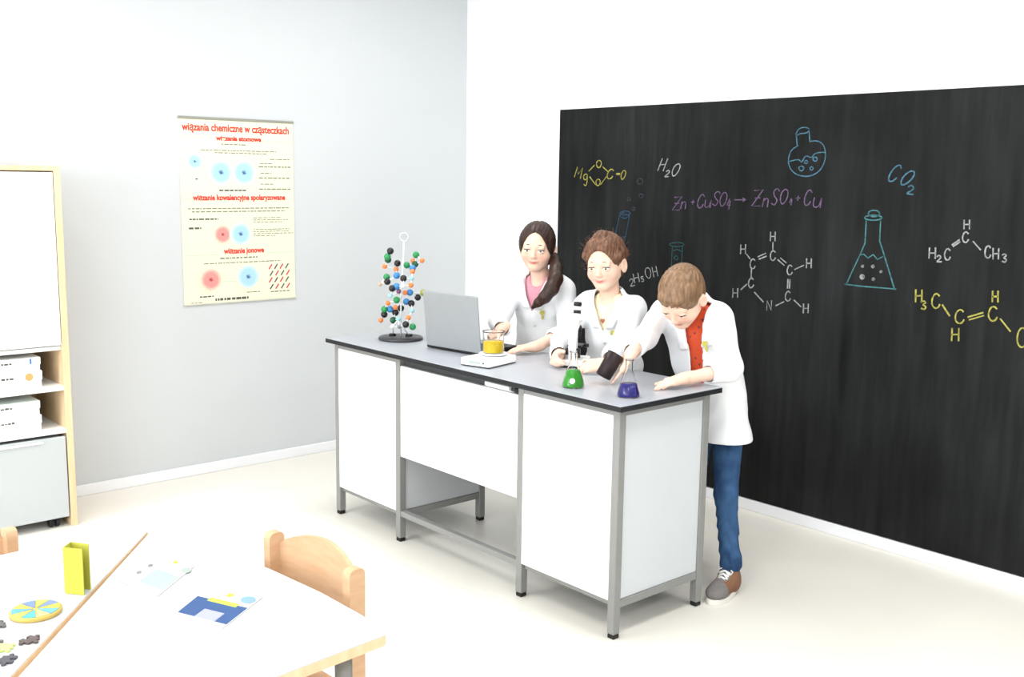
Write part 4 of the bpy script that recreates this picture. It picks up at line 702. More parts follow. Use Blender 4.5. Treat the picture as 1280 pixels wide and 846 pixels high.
def elli(c, rad, R=None):
    c = V3(c); R = np.eye(3, dtype=np.float32) if R is None else np.array(R, np.float32); rad = V3(rad)
    def fn(X, Y, Z):
        px, py, pz = X-c[0], Y-c[1], Z-c[2]; k0 = 0; k1 = 0
        for i in range(3):
            q = px*R[0, i]+py*R[1, i]+pz*R[2, i]
            k0 = k0+(q/rad[i])**2; k1 = k1+(q/rad[i]**2)**2
        k0 = np.sqrt(k0); return k0*(k0-1)/np.sqrt(np.maximum(k1, 1e-9))
    m_ = float(rad.max()); return fn, c-m_, c+m_
def rbox(c, half, rd, R):
    c = V3(c); R = np.array(R, np.float32)
    def fn(X, Y, Z):
        px, py, pz = X-c[0], Y-c[1], Z-c[2]; o = 0; ins = None
        for i in range(3):
            q = np.abs(px*R[0, i]+py*R[1, i]+pz*R[2, i])-(half[i]-rd)
            o = o+np.maximum(q, 0)**2; ins = q if ins is None else np.maximum(ins, q)
        return np.sqrt(o)+np.minimum(ins, 0)-rd
    m_ = float(np.linalg.norm(half)); return fn, c-m_, c+m_
def surface(F):
    v, h = F.v, F.h; s = v < 0
    cnt = np.zeros(np.array(v.shape)-1, np.int8)
    sl = [slice(0, -1), slice(1, None)]
    for i in (0, 1):
        for j in (0, 1):
            for k in (0, 1): cnt += s[sl[i], sl[j], sl[k]]
    act = np.argwhere((cnt > 0) & (cnt < 8)); idx = np.full(cnt.shape, -1, np.int32); idx[tuple(act.T)] = np.arange(len(act))
    C8 = np.array([(i, j, k) for i in (0, 1) for j in (0, 1) for k in (0, 1)])
    val = np.stack([v[act[:, 0]+c[0], act[:, 1]+c[1], act[:, 2]+c[2]] for c in C8], 1)
    acc = np.zeros((len(act), 3)); n = np.zeros(len(act))
    for a in range(8):
        for b in range(a+1, 8):
            if np.abs(C8[a]-C8[b]).sum() != 1: continue
            m_ = (val[:, a] < 0) != (val[:, b] < 0)
            t = val[m_, a]/(val[m_, a]-val[m_, b]); acc[m_] += C8[a]+t[:, None]*(C8[b]-C8[a]); n[m_] += 1
    P = F.lo+(act+acc/n[:, None])*h
    faces = []
    for ax in range(3):
        u, w_ = [(1, 2), (2, 0), (0, 1)][ax]
        s0 = [slice(None)]*3; s1 = [slice(None)]*3; s0[ax] = slice(0, -1); s1[ax] = slice(1, None)
        d = s[tuple(s0)].astype(np.int8)-s[tuple(s1)].astype(np.int8)
        e = np.argwhere(d != 0); e = e[(e[:, u] > 0) & (e[:, w_] > 0) & (e[:, u] < cnt.shape[u]) & (e[:, w_] < cnt.shape[w_])]
        sg = d[tuple(e.T)]
        q = []
        for (du, dw) in ((1, 1), (0, 1), (0, 0), (1, 0)):
            c = e.copy(); c[:, u] -= du; c[:, w_] -= dw; q.append(idx[tuple(c.T)])
        q = np.stack(q, 1); q[sg < 0] = q[sg < 0][:, ::-1]; faces.append(q[(q >= 0).all(1)])
    return P, np.concatenate(faces)
def sdf_obj(name, F, material, parent=None, colfn=None, smooth_it=1):
    P, Q = surface(F)
    for _ in range(smooth_it):
        acc = np.zeros_like(P); n = np.zeros(len(P))
        for a in range(4):
            for b in ((a+1) % 4, (a+3) % 4): np.add.at(acc, Q[:, a], P[Q[:, b]]); np.add.at(n, Q[:, a], 1)
        ok = n > 0; P[ok] = P[ok]*.5+.5*acc[ok]/n[ok][:, None]
    me = bpy.data.meshes.new(name); me.vertices.add(len(P)); me.vertices.foreach_set('co', P.astype(np.float32).ravel())
    me.loops.add(Q.size); me.loops.foreach_set('vertex_index', Q.ravel().astype(np.int32))
    me.polygons.add(len(Q)); me.polygons.foreach_set('loop_start', np.arange(0, Q.size, 4, dtype=np.int32))
    me.update(calc_edges=True); me.polygons.foreach_set('use_smooth', np.ones(len(Q), bool))
    if colfn is not None:
        a = me.color_attributes.new('Col', 'FLOAT_COLOR', 'POINT'); c = colfn(P); a.data.foreach_set('color', np.concatenate([c, np.ones((len(P), 1))], 1).astype(np.float32).ravel())
    return link(name, me, material, parent)

def nrm(v): v = np.array(v, float); return v/np.linalg.norm(v)
def head_basis(az, pitch, roll=0):
    a = math.radians(az); f = np.array([math.cos(a)*math.cos(pitch), math.sin(a)*math.cos(pitch), -math.sin(pitch)])
    x = nrm(np.cross(f, [0, 0, 1])); z = np.cross(x, f)
    c, s = math.cos(roll), math.sin(roll); x, z = x*c+z*s, z*c-x*s
    return np.stack([x, f, z], 1)            # columns: person's right, forward, up
def ik(S, W, l1, l2, pole):
    S, W = np.array(S, float), np.array(W, float); d = W-S; L = np.linalg.norm(d); u = d/L
    if L > (l1+l2)*.995: k = L/((l1+l2)*.995); l1 *= k; l2 *= k
    a = (l1*l1-l2*l2+L*L)/(2*L); hh = math.sqrt(max(l1*l1-a*a, 0)); p = np.array(pole, float); p = nrm(p-u*(p@u))
    return S+u*a+p*hh
def rot(v, axis, ang):
    v, k = np.array(v, float), nrm(axis); return v*math.cos(ang)+np.cross(k, v)*math.sin(ang)+k*(k@v)*(1-math.cos(ang))
def hand(F, W, f, n, side, s=1.0, curl=(.3, .35, .4, .45), spread=.13, thumb=(.6, .75, .25), tcurl=.25):
    """W wrist, f finger direction, n palm normal, side = +1 when the thumb lies along cross(n, f)"""
    f = nrm(f); n = nrm(np.array(n)-f*(np.array(n)@f)); t = np.cross(n, f)*side; W = np.array(W, float)
    R = np.stack([t, f, n], 1)
    F.add(rbox(W+f*.042*s, (.031*s, .040*s, .0125*s), .011*s, R), .012)
    F.add(caps(W-f*.03*s, W+f*.015*s, .020*s, .021*s), .018)
    F.add(elli(W+f*.028*s+t*.020*s+n*.006*s, (.016*s, .027*s, .014*s), R), .012)
    for i, (off, L) in enumerate(((.0255, .060), (.0088, .067), (-.0085, .062), (-.0250, .048))):
        b = W+f*(.076-.004*abs(i-1.2))*s+t*off*s; d = rot(f, n, -spread*(1.3-i)*side*1.0); axis = np.cross(f, n)
        c = curl[i] if hasattr(curl, '__len__') else curl; p = b-f*.012*s; r = .0072*s
        for j, (fr, cc) in enumerate(((.46, .8), (.30, 1.1), (.24, .8))):
            d = rot(d, axis, c*cc); q = p+d*(L*fr*s+(.012*s if j == 0 else 0)); F.add(caps(p, q, r, r*.9), .002 if j else .004); p = q; r *= .92
    d = nrm(f*thumb[0]+t*thumb[1]+n*thumb[2]); p = W+f*.020*s+t*.022*s+n*.004*s
    for L, r in ((.030, .0105), (.026, .0092), (.020, .0082)):
        q = p+d*L*s; F.add(caps(p, q, r*s, r*.9*s), .006); p = q; d = nrm(d+f*tcurl)

SKIN = mat('skin', (1, 1, 1, 1), .5, .25, .05, 25, vcol=True)
SKIN.node_tree.nodes['Principled BSDF'].inputs['Subsurface Weight'].default_value = .12
SKIN.node_tree.nodes['Principled BSDF'].inputs['Subsurface Radius'].default_value = (.012, .005, .003)
COAT = mat('white_cotton', rgb(240, 241, 243), .85, .1, .02, 15, bump=.15, bscale=120)
EYEW = mat('eye_white', rgb(232, 228, 224), .25, .5); IRIS = mat('eye_iris', rgb(58, 52, 48), .2, .5); LASH = mat('lash', rgb(70, 48, 40), .7, .1)
EMB = mat('yellow_emblem', rgb(214, 204, 96), .6, .2, .3, 150)

def head_prims(F, c, R, s):
    L = lambda x, y, z: c+R@np.array([x, y, z])*s
    F.add(elli(L(0, -.012, .026), V3((.0725, .093, .080))*s, R), .01)
    F.add(elli(L(0, .022, -.026), V3((.0595, .063, .075))*s, R), .03)
    F.add(elli(L(0, .056, -.084), V3((.017, .020, .016))*s, R), .028)
    for e in (-1, 1):
        F.add(elli(L(e*.036, .044, -.036), V3((.026, .028, .024))*s, R), .02)
        F.add(caps(L(e*.045, .004, -.050), L(e*.012, .054, -.084), .013*s, .011*s), .03)
        F.add(elli(L(e*.0305, .091, -.003), V3((.0185, .0120, .0105))*s, R), .010, sub=True)
        F.add(elli(L(e*.0305, .0748, .0050), V3((.0165, .0115, .0062))*s, R), .003)      # upper lid
        F.add(elli(L(e*.0305, .0735, -.0120), V3((.0150, .0105, .0048))*s, R), .003)     # lower lid
        RR = R@np.array([[math.cos(.35*e), -math.sin(.35*e), 0], [math.sin(.35*e), math.cos(.35*e), 0], [0, 0, 1]])
        F.add(elli(L(e*.077, -.010, -.014), V3((.009, .019, .031))*s, RR), .006)
        F.add(elli(L(e*.084, -.006, -.012), V3((.005, .010, .017))*s, RR), .004, sub=True)
        F.add(elli(L(e*.009, .0870, -.0335), V3((.0064, .0078, .0056))*s, R), .004)
        F.add(caps(L(e*.013, .077, .0185), L(e*.040, .070, .019), .008*s), .012)
    F.add(caps(L(0, .079, .008), L(0, .0945, -.028), .0060*s, .0078*s), .010)
    F.add(elli(L(0, .0945, -.030), V3((.0080, .0078, .0070))*s, R), .006)
    F.add(caps(L(-.026, .0690, -.0540), L(0, .0835, -.0560), .0028*s, .0046*s), .004); F.add(caps(L(.026, .0690, -.0540), L(0, .0835, -.0560), .0028*s, .0046*s), .004)
    F.add(caps(L(-.014, .0750, -.0635), L(.014, .0750, -.0635), .0052*s), .005)
    F.add(elli(L(0, .088, -.0594), V3((.021, .009, .0011))*s, R), .002, sub=True)

def person(label, P):
    base = np.array(P['base'], float); c = np.array(P['head']); s = P['hs']; R = head_basis(P['haz'], P['hpitch'], P.get('hroll', 0)); HL = lambda x, y, z: c+R@np.array([x, y, z])*s
    a = math.radians(P['baz']); Fh = np.array([math.cos(a), math.sin(a), 0]); Xh = np.array([Fh[1], -Fh[0], 0])
    pel, neck = np.array(P['pelvis'], float), np.array(P['neck'], float)
    up = nrm(neck-pel); Xt = Xh; Ft = nrm(np.cross(up, Xt)); tl = np.linalg.norm(neck-pel)
    TL = lambda x, y, z: pel+Xt*x+Ft*y+up*z           # torso frame: right, forward, along the spine
    sw = P['sw']; shz = tl-.045
    SR, SL_ = P.get('SR', TL(sw, 0, shz)), P.get('SL', TL(-sw, 0, shz)); SR, SL_ = np.array(SR), np.array(SL_)
    arms = []
    for S, A in ((SR, P['R']), (SL_, P['L'])):
        W = np.array(A['w'], float); E = ik(S, W, P.get('l1', .245), P.get('l2', .205), A['pole']); arms.append((S, E, W, A))
    lo = np.minimum.reduce([base, c, SR, SL_, arms[0][2], arms[1][2], pel])-.22; hi = np.maximum.reduce([base, c, SR, SL_, arms[0][2], arms[1][2]])+.22; lo[2] = -.02
    # ---- skin: one continuous body
    F = Field(lo, hi, .0031)
    F.add(ecaps(TL(0, 0, .0), TL(0, -.005, tl-.09), .085, .095, Ft, .68), .02)
    F.add(caps(TL(-sw+.02, 0, shz-.01), TL(sw-.02, 0, shz-.01), .032), .03)
    legs = []
    for e, foot in ((1, P['footR']), (-1, P['footL'])):
        hip = pel+Xt*e*.065-np.array([0, 0, .02]); ank = np.array([foot[0], foot[1], .075])-Fh*.022; kn = (hip+ank)/2+Fh*.025; legs.append((hip, kn, ank, foot))
        F.add(caps(hip, kn, .062, .042), .03); F.add(caps(kn, ank, .040, .027), .02); F.add(caps(ank, np.array([foot[0], foot[1], .045])+Fh*.05, .026, .022), .02)
    nb = TL(0, .0, tl-.02); F.add(caps(nb, HL(0, -.026, -.045), .042*s, .040*s), .014)
    head_prims(F, c, R, s)
    for (S, E, W, A), e in zip(arms, (1, -1)):
        F.add(caps(S, E, .036, .031), .02); F.add(caps(E, W, .032, .0215), .012)
        hand(F, W, A['f'], A['n'], A.get('side', 1), A.get('s', .92), A.get('curl', .3), A.get('spread', .13), A.get('thumb', (.6, .75, .25)), A.get('tcurl', .25))
    basec = np.array(P.get('skin', rgb(240, 202, 180))[:3]); lip = np.array(rgb(206, 106, 102)[:3]); blush = np.array(rgb(236, 160, 142)[:3])
    def colfn(Q):
        q = (Q-c)@R/s; col = np.repeat(basec[None], len(Q), 0)
        def mixin(wt, cc): col[:] = col*(1-wt[:, None])+cc*wt[:, None]
        for e in (-1, 1): mixin(.5*np.exp(-(((q[:, 0]-e*.038)/.018)**2+((q[:, 2]+.036)/.016)**2))*(q[:, 1] > .03), blush)
        mixin(.35*np.exp(-((q[:, 0]/.012)**2+((q[:, 2]+.031)/.008)**2))*(q[:, 1] > .07), blush)
        wl = np.clip(1.6-np.sqrt((q[:, 0]/.0290)**2+((q[:, 2]+.0595-8*q[:, 0]**2)/.0082)**2)*1.4, 0, 1)*(q[:, 1] > .06); mixin(wl*.85, lip)
        for e in (-1, 1): mixin(.5*np.exp(-(((q[:, 0]-e*.0305)/.013)**2+((q[:, 2]+.002)/.005)**2))*(q[:, 1] > .06), np.array(rgb(130, 88, 74)[:3]))
        return col
    body = sdf_obj('person', F, SKIN, None, colfn); tag(body, label, 'person')
    # ---- eyes, lashes, brows
    HM = Matrix(((R[0, 0]*s, R[0, 1]*s, R[0, 2]*s, c[0]), (R[1, 0]*s, R[1, 1]*s, R[1, 2]*s, c[1]), (R[2, 0]*s, R[2, 1]*s, R[2, 2]*s, c[2]), (0, 0, 0, 1)))
    for e in (-1, 1):
        bm = bmesh.new(); bmesh.ops.create_uvsphere(bm, u_segments=20, v_segments=14, radius=.0140, matrix=HM @ Matrix.Translation((e*.0305, .0690, -.004)))
        ey = bm_obj('eye', bm, EYEW, body, True)
        bm = bmesh.new(); bmesh.ops.create_uvsphere(bm, u_segments=14, v_segments=10, radius=.0086, matrix=HM @ Matrix.Translation((e*.0305, .0757, -.0050)) @ Matrix.Diagonal((1, .9, .9, 1)))
        bm_obj('iris', bm, IRIS, ey, True)
        bm = bmesh.new(); pts = []
        for k in range(9):
            u = k/8*2-1; pts.append(HM @ Vector((e*.0305+u*.0170, .0840-.0085*u*u, -.0018+.0036*(1-u*u)-.001*(e*u))))
        tube_bm(bm, pts, [.0008, .0015, .0020, .0023, .0024, .0023, .0020, .0016, .0009], 6); bm_obj('eyelash', bm, LASH, body, True)
        bm = bmesh.new(); pts = []
        for k in range(8):
            u = k/7; pts.append(HM @ Vector((e*(.013+.033*u), .0848-.001-.013*u*u-(.002 if P['boy'] else 0), .0205+.0045*math.sin(u*2.4)-.004*u)))
        tube_bm(bm, pts, [.0016, .0022, .0024, .0023, .0021, .0018, .0014, .0008], 6); bm_obj('eyebrow', bm, mat('brow_'+P['id'], P['brow'], .8, .1), body, True)
    # ---- hair
    P['hairfn'](body, HL, R, s, c)
    # ---- shirt (worn inside the coat)
    lo2 = lo.copy(); lo2[2] = .35
    shirt = Field(np.maximum(lo2, np.minimum(pel, neck)-.25), np.maximum(pel, neck)+np.array([.25, .25, .14]), .0055)
    def torso(Fd, g):
        Fd.add(ecaps(TL(0, .0, .06), TL(0, -.002, tl-.14), P['rw']+g, P['rc']+g, Ft, .74), .03)
        Fd.add(caps(SR-Xt*.035-up*.004, SL_+Xt*.035-up*.004, .045+g), .05)
        Fd.add(caps(TL(0, -.004, tl-.08), TL(0, -.004, tl-.005), .064+g, .050+g), .04)
    torso(shirt, 0.0)
    shirt.add(ecaps(TL(0, 0, .06), pel-np.array([0, 0, .06]), P['rw'], P['rw'], Ft, .76), .03)
    shirt.add(caps(TL(0, .0, tl+.02), TL(0, .01, tl+.12), .047, .055), .006, sub=True)
    shirt.add(elli(TL(0, .075, tl+.01), (.052, .060, P.get('scoop', .05)), np.stack([Xt, Ft, up], 1)), .006, sub=True)
    shirt.v = np.maximum(shirt.v, (P['hem']+.05-shirt.ax[2])[None, None, :])
    sh = sdf_obj('shirt', shirt, P['shirtmat'], body)
    # ---- lab coat: shell with open lapels
    hem = P['hem']; lo3 = lo.copy(); lo3[2] = hem-.03; hi3 = hi.copy(); hi3[2] = neck[2]+.16
    G = Field(lo3, hi3, .0052); g = .019
    torso(G, g)
    pw = np.array([pel[0], pel[1], hem])+np.array(P.get('hemoff', (0, 0, 0)))
    G.add(ecaps(TL(0, 0, .07), pw-np.array([0, 0, .16]), P['rw']+g, P['rw']+g+P.get('flare', .05), Fh, .74), .04)
    X, Y, Z = G.grid()
    dx, dy, dz = X-pel[0], Y-pel[1], Z-pel[2]
    lx = dx*Xt[0]+dy*Xt[1]+dz*Xt[2]; ly = dx*Ft[0]+dy*Ft[1]+dz*Ft[2]; lz = dx*up[0]+dy*up[1]+dz*up[2]
    torso_only = G.v.copy()
    cuffs = []
    for (S, E, W, A) in arms:
        k = A.get('cuff', .9); S2 = S-up*.004; Cf = E+(W-E)*k
        G.add(caps(S2, E, .052, .046), .035); G.add(caps(E, Cf, .047, A.get('cr', .038)), .02)
        if A.get('rolled'): G.add(caps(Cf-(W-E)*.10, Cf, .042, .042), .006)
        cuffs.append((E, W, Cf))
    # cloth folds
    wv = np.sin(31*lz+19*lx+2.6*np.sin(15*ly+7*lx)+P['seed'])*np.sin(23*lx-17*lz+2.2*np.sin(12*lz+P['seed']))+.6*np.sin(52*lx+9*np.sin(6*lz)+11*ly)
    wv = (.0040*wv).astype(np.float32); G.v += wv
    w_ = np.maximum(P['vw']*(lz-P['vz'])/(tl-P['vz']), 0)+P.get('open', 0)
    w_ = np.where(lz > P['vz']-.001, w_, P.get('open', -1.0))
    ax_ = np.abs(lx-P.get('vshift', 0))
    vcut = np.maximum(ax_-w_, -(ly-.01))
    # lapels and collar
    lap = np.maximum(np.maximum(torso_only-.009, np.abs(ax_-w_-.021)-.021), np.maximum(P['vz']+.015-lz, -(ly-.02))); lap = np.maximum(lap, lz-(tl+.005))
    col_o = caps(TL(0, -.006, tl-.05), TL(0, -.002, tl+.034), .081, .060)[0](X, Y, Z); colr = np.maximum(np.maximum(col_o, lz-(tl+.030)), tl-.045-lz)
    G.v = np.minimum(G.v, colr); G.v = np.minimum(G.v, lap)
    # hollow out
    inner = Field(lo3, hi3, .0052); torso(inner, .008); inner.add(ecaps(TL(0, 0, .07), pw-np.array([0, 0, .2]), P['rw']+.008, P['rw']+.008+P.get('flare', .05), Fh, .74), .04); inner.v += wv
    inner.add(caps(TL(0, -.002, tl-.02), TL(0, .004, tl+.12), .053, .058), .01)
    G.v = np.maximum(G.v, -inner.v); G.v = smax(G.v, -vcut.astype(np.float32), .004)
    for (E, W, Cf) in cuffs:
        d = nrm(W-E); G.add(caps(Cf-d*.02, Cf+d*.08, .031, .034), .003, sub=True)
    G.v = np.maximum(G.v, (hem-Z+0*X+0*Y).astype(np.float32))
    coat = sdf_obj('lab_coat', G, COAT, body, None, 2)
    # emblem on the left chest
    ex, ez = P['emb']; h_ = .016
    best = None
    for yy in np.arange(.03, .2, .002):      # find the coat surface along the torso's forward axis
        p_ = TL(ex, yy, ez); i_ = np.round((p_-G.lo)/G.h).astype(int)
        if (i_ >= 0).all() and (i_ < G.n).all() and G.v[tuple(i_)] < 0: best = yy
        elif best: break
    yy = (best or .1)+.009

    n_ = nrm(Ft-Xt*.35); xx = nrm(np.cross(up, n_)); EMM = frame(TL(ex, yy, ez), xx, up, n_)
    pts = [(-.011, .014), (-.004, .021), (.004, .016), (.011, .020), (.010, .006), (.003, -.003), (.007, -.016), (.001, -.026), (-.005, -.016), (-.003, -.003), (-.011, .004)]
    prism('emblem', pts[::-1], -.003, .0015, EMB, coat, EMM)
    # buttons down the closed front
    if P.get('open', 0) <= 0:
        for z in P['buttons']:
            b_ = None
            for yy in np.arange(.03, .2, .002):
                p_ = TL(-.012, yy, z); i_ = np.round((p_-G.lo)/G.h).astype(int)
                if (i_ >= 0).all() and (i_ < G.n).all() and G.v[tuple(i_)] < 0: b_ = yy
            if b_: lathe('button', [(0, 0), (.0065, 0), (.0065, .002), (.005, .003), (0, .002)], frame(TL(-.012, b_+.002, z), xx, up, n_), mat('button_white', rgb(214, 216, 218), .4), coat, 12)
    if P['id'] == 'g2':
        pts = [(0, -.012), (.010, .002), (.006, .010), (0, .006), (-.006, .010), (-.010, .002)]
        b_ = 0
        for yy in np.arange(.02, .2, .002):
            p_ = TL(0, yy, P['vz']+.045); i_ = np.round((p_-shirt.lo)/shirt.h).astype(int)
            if (i_ >= 0).all() and (i_ < shirt.n).all() and shirt.v[tuple(i_)] < 0: b_ = yy
        prism('printed_motif', pts, -.004, .002, mat('brown_red_print', rgb(176, 110, 96), .7), sh, frame(TL(0, b_+.004, P['vz']+.045), np.cross(up, Ft), up, Ft))
    # ---- trousers and shoes
    lo4 = np.minimum.reduce([l[2] for l in legs]+[pel])-.16; hi4 = np.maximum.reduce([l[2] for l in legs]+[pel])+.16; lo4[2] = .02; hi4[2] = pel[2]+.14
    J = Field(lo4, hi4, .005)
    J.add(ecaps(pel+Xt*.04, pel-Xt*.04, .098, .098, Fh, .8), .03)
    for (hip, kn, ank, foot) in legs:
        J.add(caps(hip, kn, .070, .047), .03); J.add(caps(kn, ank+np.array([0, 0, .01]), .046, .039), .02); J.add(caps(ank+np.array([0, 0, .075]), ank+np.array([0, 0, .045]), .044, .043), .008)
    X, Y, Z = J.grid(); J.v += (.0026*np.sin(95*Z+14*np.sin(22*X+17*Y))*np.clip((.22-np.abs(Z-.22))/.15, 0.15, 1)).astype(np.float32)
    J.v = np.maximum(J.v, (.100-Z+0*X+0*Y).astype(np.float32))
    sdf_obj('trousers', J, P['legmat'], body)
    for (hip, kn, ank, foot) in legs: shoe(body, foot, P['footaz'], P['shoecol'])
    return body

def shoe(body, foot, az, cols):
    a = math.radians(az); f = np.array([math.cos(a), math.sin(a), 0]); x = np.array([f[1], -f[0], 0]); o = np.array([foot[0], foot[1], 0])
    L = lambda u, v, z: o+x*u+f*v+np.array([0, 0, z])
    R = np.stack([x, f, [0, 0, 1]], 1)
    F = Field(o-np.array([.17, .17, .0]), o+np.array([.17, .17, .14]), .0034)
    F.add(elli(L(0, .095, .036), (.043, .052, .030), R), .01); F.add(elli(L(0, .03, .045), (.040, .075, .042), R), .03); F.add(elli(L(0, -.035, .050), (.036, .045, .048), R), .03)
    F.add(caps(L(0, -.014, .05), L(0, -.018, .105), .041, .038), .03)
    X, Y, Z = F.grid(); F.v = np.maximum(F.v, (Z-.108+.10*((X-o[0])*f[0]+(Y-o[1])*f[1])+0*X).astype(np.float32)); F.v = np.maximum(F.v, (.012-Z+0*X+0*Y).astype(np.float32))
    toe, side = np.array(cols[0][:3]), np.array(cols[1][:3])
    def cf(Q):
        q = (Q-o)@R; m_ = ((np.abs(q[:, 0]) > .020+.25*np.clip(.06-q[:, 1], -.05, .02)) & (q[:, 1] < .075) & (q[:, 1] > -.05))[:, None]
        return np.where(m_, side, toe)
    sh = sdf_obj('shoe', F, mat('shoe_leather', (1, 1, 1, 1), .75, .15, .15, 80, vcol=True), body, cf)
    out = [(.042*math.cos(t)*(1-.10*(math.sin(t) < 0)), .035+.105*math.sin(t)) for t in [k*2*math.pi/32 for k in range(32)]]
    out = [(u*(1+.08*(v > .05)), v+(.012 if v > .05 else 0)) for u, v in out]
    M_ = frame(o, x, f, (0, 0, 1))
    prism('sole', out, .001, .022, mat('white_rubber', rgb(232, 230, 222), .7), sh, M_, .003)
    if cols[2] is not None:
        bm = bmesh.new()
        for k in range(5):
            v0 = .018+k*.014; z0 = .102-k*.0090
            for e in (-1, 1): tube_bm(bm, [L(-e*.021, v0, z0-.006), L(0, v0+.006, z0+.004), L(e*.021, v0+.013, z0-.010)], .0034, 6)
        lc = mat('white_lace', cols[2], .8, .1); o_ = bm_obj('laces', bm, lc, sh, True); o_['kind'] = 'stuff'
        for e in (-1, 1): tube('lace_bow', [L(0, .018, .1), L(e*.014, .012, .112), L(e*.03, .016, .104), L(e*.026, .026, .094), L(e*.008, .022, .1)], .0026, lc, sh, 6)

def hair_mat(name, c1, c2): return mat(name, c1, .42, .4, .5, 60, bump=.5, bscale=90, stretch=(1.5, 1.5, .25), col2=c2)
def strand(F, HL, R, s, c, amp, fr):
    X, Y, Z = F.grid(); dx, dy, dz = X-c[0], Y-c[1], Z-c[2]
    q = [(dx*R[0, i]+dy*R[1, i]+dz*R[2, i])/s for i in range(3)]
    return q, amp
def hair_girl_part(body, HL, R, s, c):
    """dark hair, centre parting, low side ponytail over the left shoulder"""
    F = Field(c-.36, c+.22, .004)
    F.add(elli(HL(0, -.014, .028), V3((.0800, .100, .0880))*s, R), .01)
    F.add(elli(HL(0, -.045, -.03), V3((.070, .062, .085))*s, R), .02)
    for e in (-1, 1): F.add(elli(HL(e*.062, .004, .014), V3((.020, .046, .050))*s, R), .015)
    q, _ = strand(F, HL, R, s, c, 0, 0)
    F.v += (.0008*np.sin(np.arctan2(q[0], q[2]+.06)*60+3*np.sin(q[1]*40))).astype(np.float32)
    F.v += (.006*np.exp(-(q[0]/.004)**2)*(q[2] > .05)).astype(np.float32)
    face = elli(HL(0, .100, -.056), V3((.0640, .098, .139))*s, R); F.add(face, .008, sub=True)
    F.add(elli(HL(0, .02, -.12), V3((.09, .08, .06))*s, R), .01, sub=True)
    for p0, p1, r0, r1 in PONY: F.add(caps(p0, p1, r0, r1), .012)
    hb = sdf_obj('hair', F, hair_mat('dark_brown_hair', rgb(62, 40, 30), rgb(38, 24, 18)), body)
PTS = [(-1.135, .735, 1.30, .022), (-1.10, .715, 1.275, .026), (-1.052, .680, 1.238, .031), (-1.018, .645, 1.200, .034), (-1.008, .612, 1.160, .033), (-1.022, .583, 1.120, .028), (-1.048, .566, 1.093, .020), (-1.072, .556, 1.070, .009)]
PONY = [(a_[:3], b_[:3], a_[3], b_[3]) for a_, b_ in zip(PTS, PTS[1:])]
def hair_girl_up(body, HL, R, s, c):
    """reddish brown hair loosely pulled back, frizzy on top"""
    F = Field(c-.2, c+.22, .004)
    F.add(elli(HL(0, -.016, .034), V3((.083, .102, .093))*s, R), .01)
    F.add(elli(HL(0, -.05, -.02), V3((.068, .06, .07))*s, R), .02)
    F.add(elli(HL(0, -.115, .01), V3((.042, .034, .04))*s, R), .02)
    rd = random.Random(5)
    for k in range(22):
        u = rd.uniform(-.07, .07); v = rd.uniform(-.07, .045); F.add(elli(HL(u, v, .118-.9*u*u/.06-.6*v*v/.06), V3((.020, .026, .018))*s, R), .014)
    q, _ = strand(F, HL, R, s, c, 0, 0)
    F.v += (.0022*np.sin(q[0]*420+30*q[1]+5*np.sin(q[1]*70+q[2]*50))).astype(np.float32)
    F.add(elli(HL(0, .105, -.050), V3((.071, .098, .124))*s, R), .012, sub=True)
    F.add(elli(HL(0, .03, -.12), V3((.10, .085, .075))*s, R), .01, sub=True)
    for e in (-1, 1): F.add(elli(HL(e*.085, -.004, -.025), V3((.03, .03, .036))*s, R), .008, sub=True)
    hm = hair_mat('auburn_hair', rgb(128, 90, 66), rgb(84, 54, 40)); hb = sdf_obj('hair', F, hm, body)
    bm = bmesh.new()
    for k in range(60):
        a0 = rd.uniform(-2.2, 2.2); u = math.sin(a0)*.088; z = .034+math.cos(a0)*.096; y = rd.uniform(-.05, .05)
        p0 = HL(u*.9, y, z*.9); p1 = HL(u*1.06+rd.uniform(-.006, .006), y+rd.uniform(-.01, .01), z*1.03+.008); p2 = HL(u*1.08+rd.uniform(-.012, .012), y+rd.uniform(-.015, .015), z*1.04+rd.uniform(-.006, .010))
        tube_bm(bm, [p0, p1, p2], [.0006, .0005, .0003], 4)
    o = bm_obj('flyaway_strands', bm, hm, body, True); o['kind'] = 'stuff'
def hair_boy(body, HL, R, s, c):
    F = Field(c-.2, c+.2, .0036)
    F.add(elli(HL(0, -.014, .030), V3((.080, .099, .089))*s, R), .01)
    F.add(elli(HL(0, -.05, -.015), V3((.066, .058, .062))*s, R), .02)
    F.add(elli(HL(0, .060, .066), V3((.052, .030, .024))*s, R), .015)
    q, _ = strand(F, HL, R, s, c, 0, 0)
    F.v += (.0020*np.sin(q[0]*430+4*np.sin(q[1]*60+q[2]*35))*np.sin(q[1]*60+1)).astype(np.float32)
    F.add(elli(HL(0, .112, -.045), V3((.066, .084, .112))*s, R), .006, sub=True)
    F.add(elli(HL(0, .03, -.11), V3((.11, .095, .075))*s, R), .01, sub=True)
    for e in (-1, 1): F.add(elli(HL(e*.085, -.002, -.020), V3((.03, .028, .034))*s, R), .006, sub=True)
    rd = random.Random(8)
    for k in range(26):
        u = -.055+.11*k/25+rd.uniform(-.003, .003); yb = .080-7.5*u*u; zb = .074-4*u*u
        p0 = HL(u*.9, yb-.036, zb+.020); p1 = HL(u*1.02+rd.uniform(-.006, .006), yb+.010-3*u*u, zb-.012-rd.uniform(0, .014)); F.add(caps(p0, p1, .0075*s, .0030*s), .005)
    sdf_obj('hair', F, hair_mat('sandy_hair', rgb(150, 118, 88), rgb(98, 72, 52)), body)

